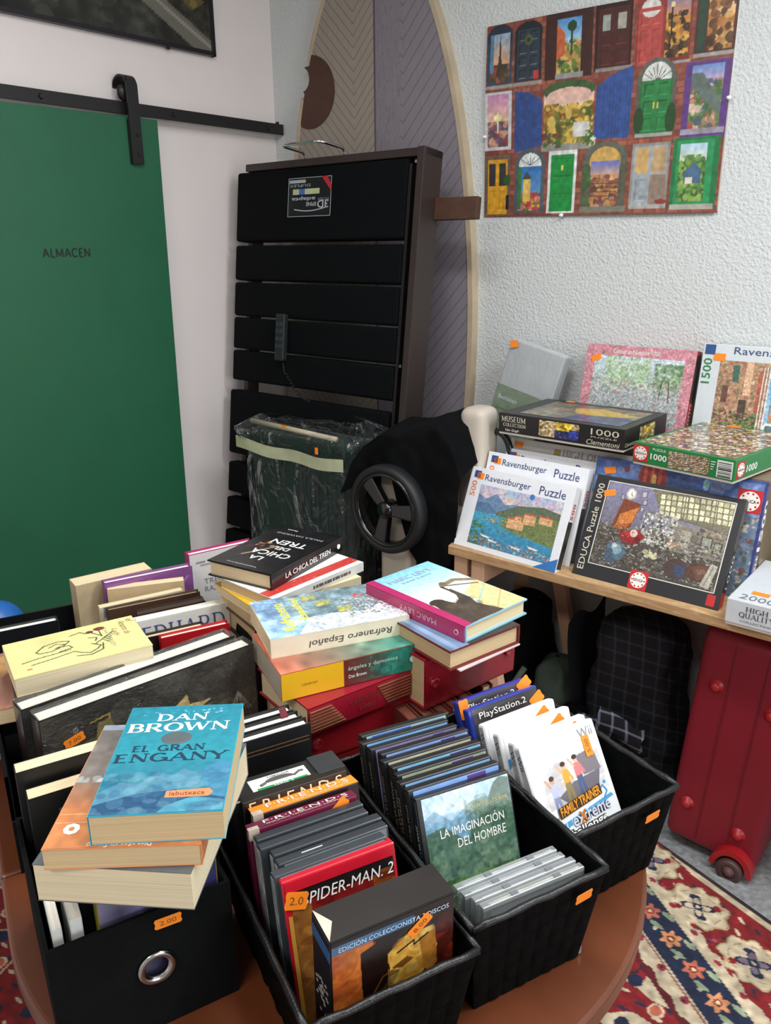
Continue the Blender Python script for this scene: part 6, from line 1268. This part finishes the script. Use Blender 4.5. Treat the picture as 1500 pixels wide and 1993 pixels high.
text(fr_, 'EL TRIUNFO DE LO SUBLIME', (.066, -.0010, .158), X1, Z1, .060, .0045, mat('gold_print', '#d8c890', .5))
text(fr_, 'LA IMAGINACIÓN', (.026, -.0010, .133), X1, Z1, .092, .0135, WHITEINK); text(fr_, 'DEL HOMBRE', (.048, -.0010, .116), X1, Z1, .070, .0115, WHITEINK)
text(fr_, 'JOYAS DE LA HUMANIDAD', (-.0008, .0105, .155), (0, 0, -1), (0, -1, 0), .085, .0055, WHITEINK)
# clear disc cases
clearcase = clear_mat('clear_case', haze=.22, rough=.06, wr=.05, sc=4)
cdn = ['rearmost of four', 'second from the back of four', 'third from the back of four', 'front of four']
for i in range(4):
    r = root('disc_case', 'clear disc case, %s at the front of the middle basket' % cdn[i], 'disc case', inb(B2, .0225 + [0, .002, .008, .010][i], .0575 - .0125 * i, .0035, .055, -.03), 'clear disc cases')
    build('shell', r, clearcase, MB().box(0, .142, 0, .0102, 0, .124), bevel=.001)
    build('tray', r, mat('tray_grey', '#a9acaf', .3, coat=.4), MB().box(.013, .140, .002, .0062, .002, .121))
    build('booklet', r, mat('booklet_' + str(i), ['#b9bcbe', '#9aa0a4', '#3a3050', '#c8c4b0'][i], .4, var=.5, scale=40), MB().box(.012, .139, .0075, .0092, .003, .120))
    for x in (.04, .10): build('clip', r, mat('clip_grey', '#6f7275', .4), MB().box(x, x + .009, .0015, .0075, .1235, .1250))
    build('edge', r, mat('clear_edge', '#cfd4d6', .15, coat=.6), MB().box(.001, .141, .0002, .0016, .119, .1243))
# right basket: console games
B3 = at(.228, .812, TZ, .55)
def game(label, x, y, z, lean, body, art, dyaw=0.0): return case(label, inb(B3, x, y, z, lean, dyaw), body=body, art=art, cat='game case', name='game_case', group='console game cases', bev=.004)
whitep = mat('white_plastic', '#eceded', .3, coat=.3, var=.02); bluep = mat('blue_clear_plastic', '#2a3a9a', .2, coat=.5)
ps = Cv(60, 80, '#3a3638').noise(6, .1, 1)
for i, (lab, y) in enumerate((('rear blue edged console game case with orange sticker at each end', .196), ('blue edged console game case in front of the other one', .170))):
    r = game(lab, .022, y, .0035, .42, bluep, Cv(60, 80, '#3a3638').rect(0, .12, 1, 1, ['#7a2a2a', '#2a2a30'][i]).noise(6, .2, i))
    text(r, 'PlayStation.2', (.018, -.0012, .168), X1, Z1, .090, .0125, WHITEINK, bold=.004)
    if i == 0:
        build('red_line', r, mat('line_red', '#c0302a', .5), MB().box(.012, .130, -.0010, -.0003, .163, .1645)); sticker(r, (.010, -.001, .176), (0, 0, 1), (-1, 0, 0), .030, .017)
    sticker(r, (.128, -.001, .182 - .012 * i), (1, 0, .5), (-.5, 0, 1), .028, .017)
def wiib(c): return Cv(60, 80, '#f0f1f2').poly([(0, .20), (.5, .13), (.8, .10), (1, .11), (1, .17), (.7, .17), (0, .27)], c)
for i, (lab, y, c) in enumerate((('rearmost white console game case in the right basket', .128, '#e6e8ea'), ('white console game case with blue stripe in the right basket', .100, '#4a9ad0'), ('white console game case second from the front in the right basket', .072, '#dfe2e4'))):
    r = game(lab, .016 + .004 * i, y, .0035, .40, whitep, wiib(c), 0)
    build('spine_print', r, mat('spine_silver', '#b9bcc0', .35), MB().box(-.0005, .0001, .002, .0122, .004, .186)); text(r, 'Wii', (-.0009, .0105, .178), (0, 0, -1), (0, -1, 0), .020, .0075, mat('dark_grey_ink', '#3f4246', .5)); sticker(r, (.105, -.001, .174), (1, 0, .6), (-.6, 0, 1), .028, .015)
def fam():
    cv = Cv(170, 230, '#f1f3f4'); cv.line([(0, .13), (.2, .10), (.5, .10), (1, .16)], .006, '#b0b4b8')
    cv.poly([(.05, .55), (.12, .36), (.4, .22), (.75, .18), (.95, .22), (1, .42), (.9, .56), (.6, .62), (.3, .64)], '#d8d4d4').blot(.1, .22, .95, .6, ['#c8c4c8', '#e4e2e4', '#a8a4a8', '#b8b0b0'], 60, .03, .08, 1, .4); cv.poly([(.25, .52), (.5, .44), (.9, .42), (.8, .60), (.4, .63)], '#6a6670').poly([(.62, .24), (.88, .22), (.92, .42), (.66, .42)], '#7a7278')
    for x, y, top, leg, sk in ((.22, .46, '#b8bcd8', '#8a90b0', '#c89a80'), (.42, .38, '#d8a03a', '#8a7a4a', '#d8a888'), (.60, .36, '#d87a7a', '#4a5a80', '#d8b098')):
        cv.ell(x, y - .10, .032, .030, sk).ell(x, y - .12, .036, .022, '#3a2a22').rect(x - .045, y - .07, x + .045, y + .06, top).line([(x - .04, y - .05), (x - .09, y - .12)], .022, sk).line([(x + .04, y - .05), (x + .08, y + .03)], .022, top).line([(x - .02, y + .06), (x - .03, y + .20)], .032, leg).line([(x + .02, y + .06), (x + .04, y + .20)], .032, leg)
    for i in range(3):
        for j in range(3): cv.ell(.05 + .055 * i, .68 + .045 * j, .016, .011, ['#6ab0d8', '#d8c49a', '#8a98a8'][(i + j) % 3])
    cv.poly([(.2, .74), (.95, .66), (.97, .69), (.22, .79)], '#5aa8d8')
    for k in range(9): cv.rect(.24 + .08 * k, .70, .25 + .08 * k, .78, '#e8f0f4')
    cv.line([(.80, .60), (.86, .57), (.90, .63), (.84, .68)], .016, '#4a9ad0').ell(.90, .55, .022, .016, '#4a9ad0')
    return cv
r = game('front white console game case with three players on its cover', .0125, .022, .028, .55, whitep, None)
sheet(r, 'cover_picture', fam(), (.007, -.0004, .187), X1, (0, 0, -1), .125, .150, .15, .5)
build('spine_print', r, mat('spine_silver', '#b9bcc0', .35), MB().box(-.0005, .0001, .002, .0122, .004, .186)); text(r, 'Wii', (-.0009, .0105, .178), (0, 0, -1), (0, -1, 0), .020, .0075, mat('dark_grey_ink', '#3f4246', .5))
text(r, 'Wii', (.100, -.0012, .170), X1, Z1, .026, .013, GREYINK)
orb = mat('ink_dark_orange', '#c8741e', .5); otl = mat('outline_brown', '#3a2a1a', .5)
build('title_plate', r, mat('plate_brown', '#4a3018', .5), MB().prism([(.030, .083), (.110, .092), (.110, .106), (.030, .097)], .0008, .0012, YZ)); text(r, 'FAMILY TRAINER', (.033, -.0016, .0848), (1, 0, .11), Z1, .075, .012, mat('title_orange', '#f0a030', .5), bold=.02)
for s_, x, z, l in (('extreme', .048, .0665, .070), ('challenge', .030, .0505, .078)):
    text(r, s_, (x, -.0012, z), (1, 0, .06), Z1, l, .015, mat('outline_navy', '#2a3238', .5), bold=.10); text(r, s_, (x, -.0017, z), (1, 0, .06), Z1, l, .014, WHITEINK if s_ != 'extreme' else mat('pale_lilac', '#d0d4e4', .5), bold=.02)
text(r, 'X', (.060, -.0021, .067), (1, 0, .06), Z1, .014, .016, orb, bold=.04)
sticker(r, (.110, -.0005, .158), (0, 0, 1), (-1, 0, 0), .030, .013, '5.00')
# front basket: box sets and films
B1 = at(-.078, .566, TZ, .48)
# two-part box set with thriller cover, frontmost
hb = root('film_box_set', 'bulky film box set with dark lid and golden cover at the front of the basket', 'film box set', inb(B1, .036, .0215, .0035, 0, -.006), 'film box sets')
hm = mat('black_card', '#17110e', .4, coat=.3, var=.2)
build('sleeve', hb, hm, MB().box(0, .139, 0, .046, 0, .19), bevel=.0012)
def hcv():
    cv = Cv(170, 220, '#2a120a'); cv.grad(0, 0, .32, 1, '#b8622a', '#8a3416'); cv.grad(.0, .5, .3, 1, '#a8481a', '#5a1c0c')
    cv.blot(.0, .1, .34, 1, ['#c8742e', '#8a3a18', '#a8521e'], 40, .05, .12, 1, .35); cv.poly([(.22, .14), (.5, .08), (.95, .1), (1, 1), (.3, 1), (.24, .6)], '#1d0f0a'); cv.blot(.75, .05, 1, .9, ['#6a1f12', '#3a120c', '#8a3018'], 40, .04, .1, 2, .4)
    cv.poly([(.44, .22), (.62, .13), (.80, .16), (.86, .30), (.80, .44), (.70, .56), (.56, .66), (.44, .62), (.42, .52), (.48, .46), (.54, .36), (.46, .34)], '#c8983a').blot(.44, .15, .84, .62, ['#d8b050', '#b07a2a', '#e0c070', '#a86a22'], 60, .02, .06, 3, .45); cv.poly([(.47, .33), (.60, .29), (.66, .32), (.56, .355)], '#6a4018').line([(.46, .42), (.44, .52), (.50, .55)], .014, '#8a5a24').poly([(.70, .20), (.84, .18), (.86, .42), (.76, .50)], '#a06a28').ell(.48, .60, .03, .04, '#e8dc90')
    cv.line([(.52, .24), (.66, .20), (.66, .23), (.78, .19)], .012, '#1a100a').line([(.76, .44), (.68, .48), (.68, .58)], .012, '#1a100a').line([(.28, .5), (.4, .36), (.5, .34)], .008, '#7a4a28').line([(.28, .7), (.34, .5), (.46, .4)], .008, '#5a3420')
    cv.rect(.0, .03, .66, .085, '#3f6a94', .9); cv.grad(.0, 0, 1, .03, '#1d1410', '#1d1410')
    return cv.noise(40, .08, 4)
sheet(hb, 'cover_picture', hcv(), (.0008, -.0006, .1892), X1, (0, 0, -1), .1374, .188, .3, .25)
text(hb, 'EDICIÓN COLECCIONISTA 3 DISCOS', (.008, -.0012, .1755), X1, Z1, .124, .0072, mat('pale_blue_print', '#b9d4e8', .5), bold=.012)
build('lid_top', hb, mat('lid_dark', '#26211f', .35, coat=.25, var=.3, scale=10), MB().prism([(0, .0005), (.139, .0005), (.139, .0455), (.0, .0455)], .1905, .1912))
build('worn_edge', hb, mat('worn_card', '#c9b8a8', .8, var=.15), MB().prism([(0, .001), (.012, .023), (0, .045)], .1912, .1916))
sp_ = build('side_print', hb, mat('side_dark_blue', '#1c1a22', .4), MB().box(-.0008, 0, .001, .045, .004, .188))
build('side_band', sp_, mat('band_blue', '#2f5a86', .4), MB().box(-.0013, -.0008, .001, .045, .165, .178))
for k, (z0, z1) in enumerate(((.075, .125), (.030, .050))):
    sm = MB(); R = np.random.RandomState(k)
    for q in range(26): 
        y = R.uniform(.008, .036); z = R.uniform(z0, z1); sm.box(-.0013, -.0008, y, y + .004, z, z + .0018)
    build('small_print', sp_, mat('dull_white', '#a8a49c', .5), sm)
sticker(hb, (.098, -.0006, .168), (1, 0, .75), (-.75, 0, 1), .030, .012, '8.00')
# red film case with hero title
def spcv():
    cv = Cv(150, 200, '#6a1a18'); cv.grad(0, 0, 1, .14, '#1c1a1e', '#241c1c'); cv.rect(.0, .14, .2, 1, '#8a5a2a'); cv.blot(.7, .12, 1, .9, ['#b8702e', '#8a4a1e', '#c88a48', '#6a3418'], 50, .03, .09, 1, .5, .3); cv.blot(0, .14, .3, 1, ['#b07a38', '#8a5424', '#6a3a1a'], 30, .03, .09, 2, .5, .3)
    cv.grad(.18, .14, .78, 1, '#7a1c1a', '#5a1412'); cv.blot(.2, .14, .76, 1, ['#8a2420', '#6a1816', '#4a100e'], 50, .04, .1, 3, .35)
    return cv.noise(30, .08, 4)
s2 = case('red framed film case with white italic title behind the bulky box set', inb(B1, .0235, .076, .0035, .25, -.01), body=mat('bright_red_plastic', '#c3182c', .3, coat=.4), art=spcv(), margin=.004, spinecol='#3a4048')
build('top_band', s2, mat('bright_red_plastic', '#c3182c', .3), MB().box(.003, .132, -.0012, -.0003, .176, .188)); text(s2, 'SPIDER-MAN. 2', (.020, -.0012, .157), X1, Z1, .110, .013, WHITEINK, shear=.25)
build('gold_strip', s2, mat('strip_gold', '#b98a34', .4), MB().box(.003, .0075, -.0010, -.0003, .004, .150)); sticker(s2, (.0135, -.0012, .166), (1, 0, -.30), (.30, 0, 1), .026, .019, '2.0')
for i, (y, x, col, lab) in enumerate(((.0925, .0195, '#3b4046', 'grey edged film case directly behind the red one'), (.108, .030, '#33383d', 'charcoal film case second behind the red one'), (.1235, .030, '#30353a', 'charcoal film case third behind the red one'), (.1395, .0205, '#34393e', 'grey film case second in front of the maroon box set'), (.155, .0215, '#2e3338', 'charcoal film case leaning on the maroon box set'))):
    r = case(lab, inb(B1, x, y, .0035, .21, 0), body=mat('case_grey_' + col.strip('#'), col, .32, coat=.15), frontcol='#7d858a' if i in (0, 1) else None, spinecol=['#8f979c', '#a9b0b4', '#b9bfc2', '#c2c6c8', '#c2c6c8'][i])
    if i == 1: build('paper_edge', r, WHITEINK, MB().box(.03, .055, .006, .007, .190, .1906))
# sitcom box sets
for i, (lab, y, x, t_, col, tcol) in enumerate((('maroon film box set with spaced white title', .173, .019, .017, '#6a1238', '#6a1238'), ('orange topped film box set with spaced white title', .1955, .032, .024, '#2a1512', '#e8902a'))):
    r = root('film_box_set', lab, 'film box set', inb(B1, x, y, .0035, .21, 0), 'film box sets')
    build('sleeve', r, mat('set_' + col.strip('#'), col, .4, coat=.2), MB().box(0, .137, 0, t_, 0, .19), bevel=.0012)
    build('top_panel', r, mat('set_' + tcol.strip('#'), tcol, .4), MB().box(.0, .137, .0005, t_ - .0005, .19, .1906))
    text(r, 'F·R·I·E·N·D·S', (.020, t_ * .35, .1912), X1, (0, 1, 0), .108, t_ * .42, WHITEINK); text(r, 'SEGUNDA TEMPORADA COMPLETA' if i == 0 else 'CUARTA TEMPORADA COMPLETA', (.022, t_ * .12, .1912), X1, (0, 1, 0), .105, t_ * .14, mat('pale_peach', '#f0d8b8', .5))
    build('worn_corner', r, mat('worn_card', '#d8cbb8', .8), MB().box(-.0006, .012, -.0006, t_ * .4, .178, .1909))
    if i == 0: build('spine_print', r, mat('spine_maroon', '#8a2a5a', .4, var=.6, scale=30), MB().box(-.0006, 0, .002, t_ - .002, .004, .176)); sticker(r, (.112, -.0005, .183), (1, 0, .8), (-.8, 0, 1), .028, .013)
dg = root('film_box_set', 'dark box set with pale scrawled letters behind the orange topped one', 'film box set', inb(B1, .026, .222, .0035, .19, 0), 'film box sets')
build('sleeve', dg, hm, MB().box(0, .138, 0, .018, 0, .194), bevel=.001); text(dg, 'F·R·I·E·N·D·S', (.008, -.0008, .176), X1, Z1, .122, .015, mat('pale_peach', '#f0d8b8', .5))
# black storage case with the tortoise label
tc_ = root('film_box_set', 'large black box with white and green label at the back of the front basket', 'film box set', inb(B1, .018, .2480, .0035, .10, -.01), 'film box sets')
build('box', tc_, mat('black_card_matt', '#1b1a19', .5, bump=.1), MB().box(0, .148, 0, .048, 0, .188), bevel=.0015); build('grey_flap', tc_, GREYP, MB().box(.112, .149, .004, .049, .186, .1905), bevel=.001); build('white_piping', tc_, mat('piping_white', '#d0cdc6', .5), MB().tube([(.0, -.0003, .188), (.05, -.0006, .1885), (.112, -.0005, .1885)], .0011, 6))
lbm = build('label', tc_, mat('label_white', '#e6e8e6', .4), MB().box(.028, .104, .006, .037, .188, .1886)); build('green_band', lbm, mat('label_green', '#1f9a52', .4), MB().box(.034, .100, .008, .0135, .1886, .189)); text(lbm, 'SERIE 2', (.055, .0090, .1893), X1, (0, 1, 0), .026, .0036, WHITEINK)
tt = MB(); tt.prism([(.066 + .019 * math.cos(a), .0225 + .008 * max(-.15, math.sin(a))) for a in np.linspace(0, 2 * math.pi, 24, endpoint=False)], .1886, .1890); tt.tube([(.085, .021, .1888), (.094, .027, .1888), (.099, .026, .1888)], .0016, 5); tt.tube([(.047, .021, .1888), (.040, .018, .1888)], .0022, 5)
build('tortoise_emblem', lbm, mat('emblem_olive', '#5a5a50', .5), tt); text(lbm, 'TORTUGA', (.052, .0305, .1891), X1, (0, 1, 0), .030, .004, mat('dark_grey_ink', '#3f4246', .5))
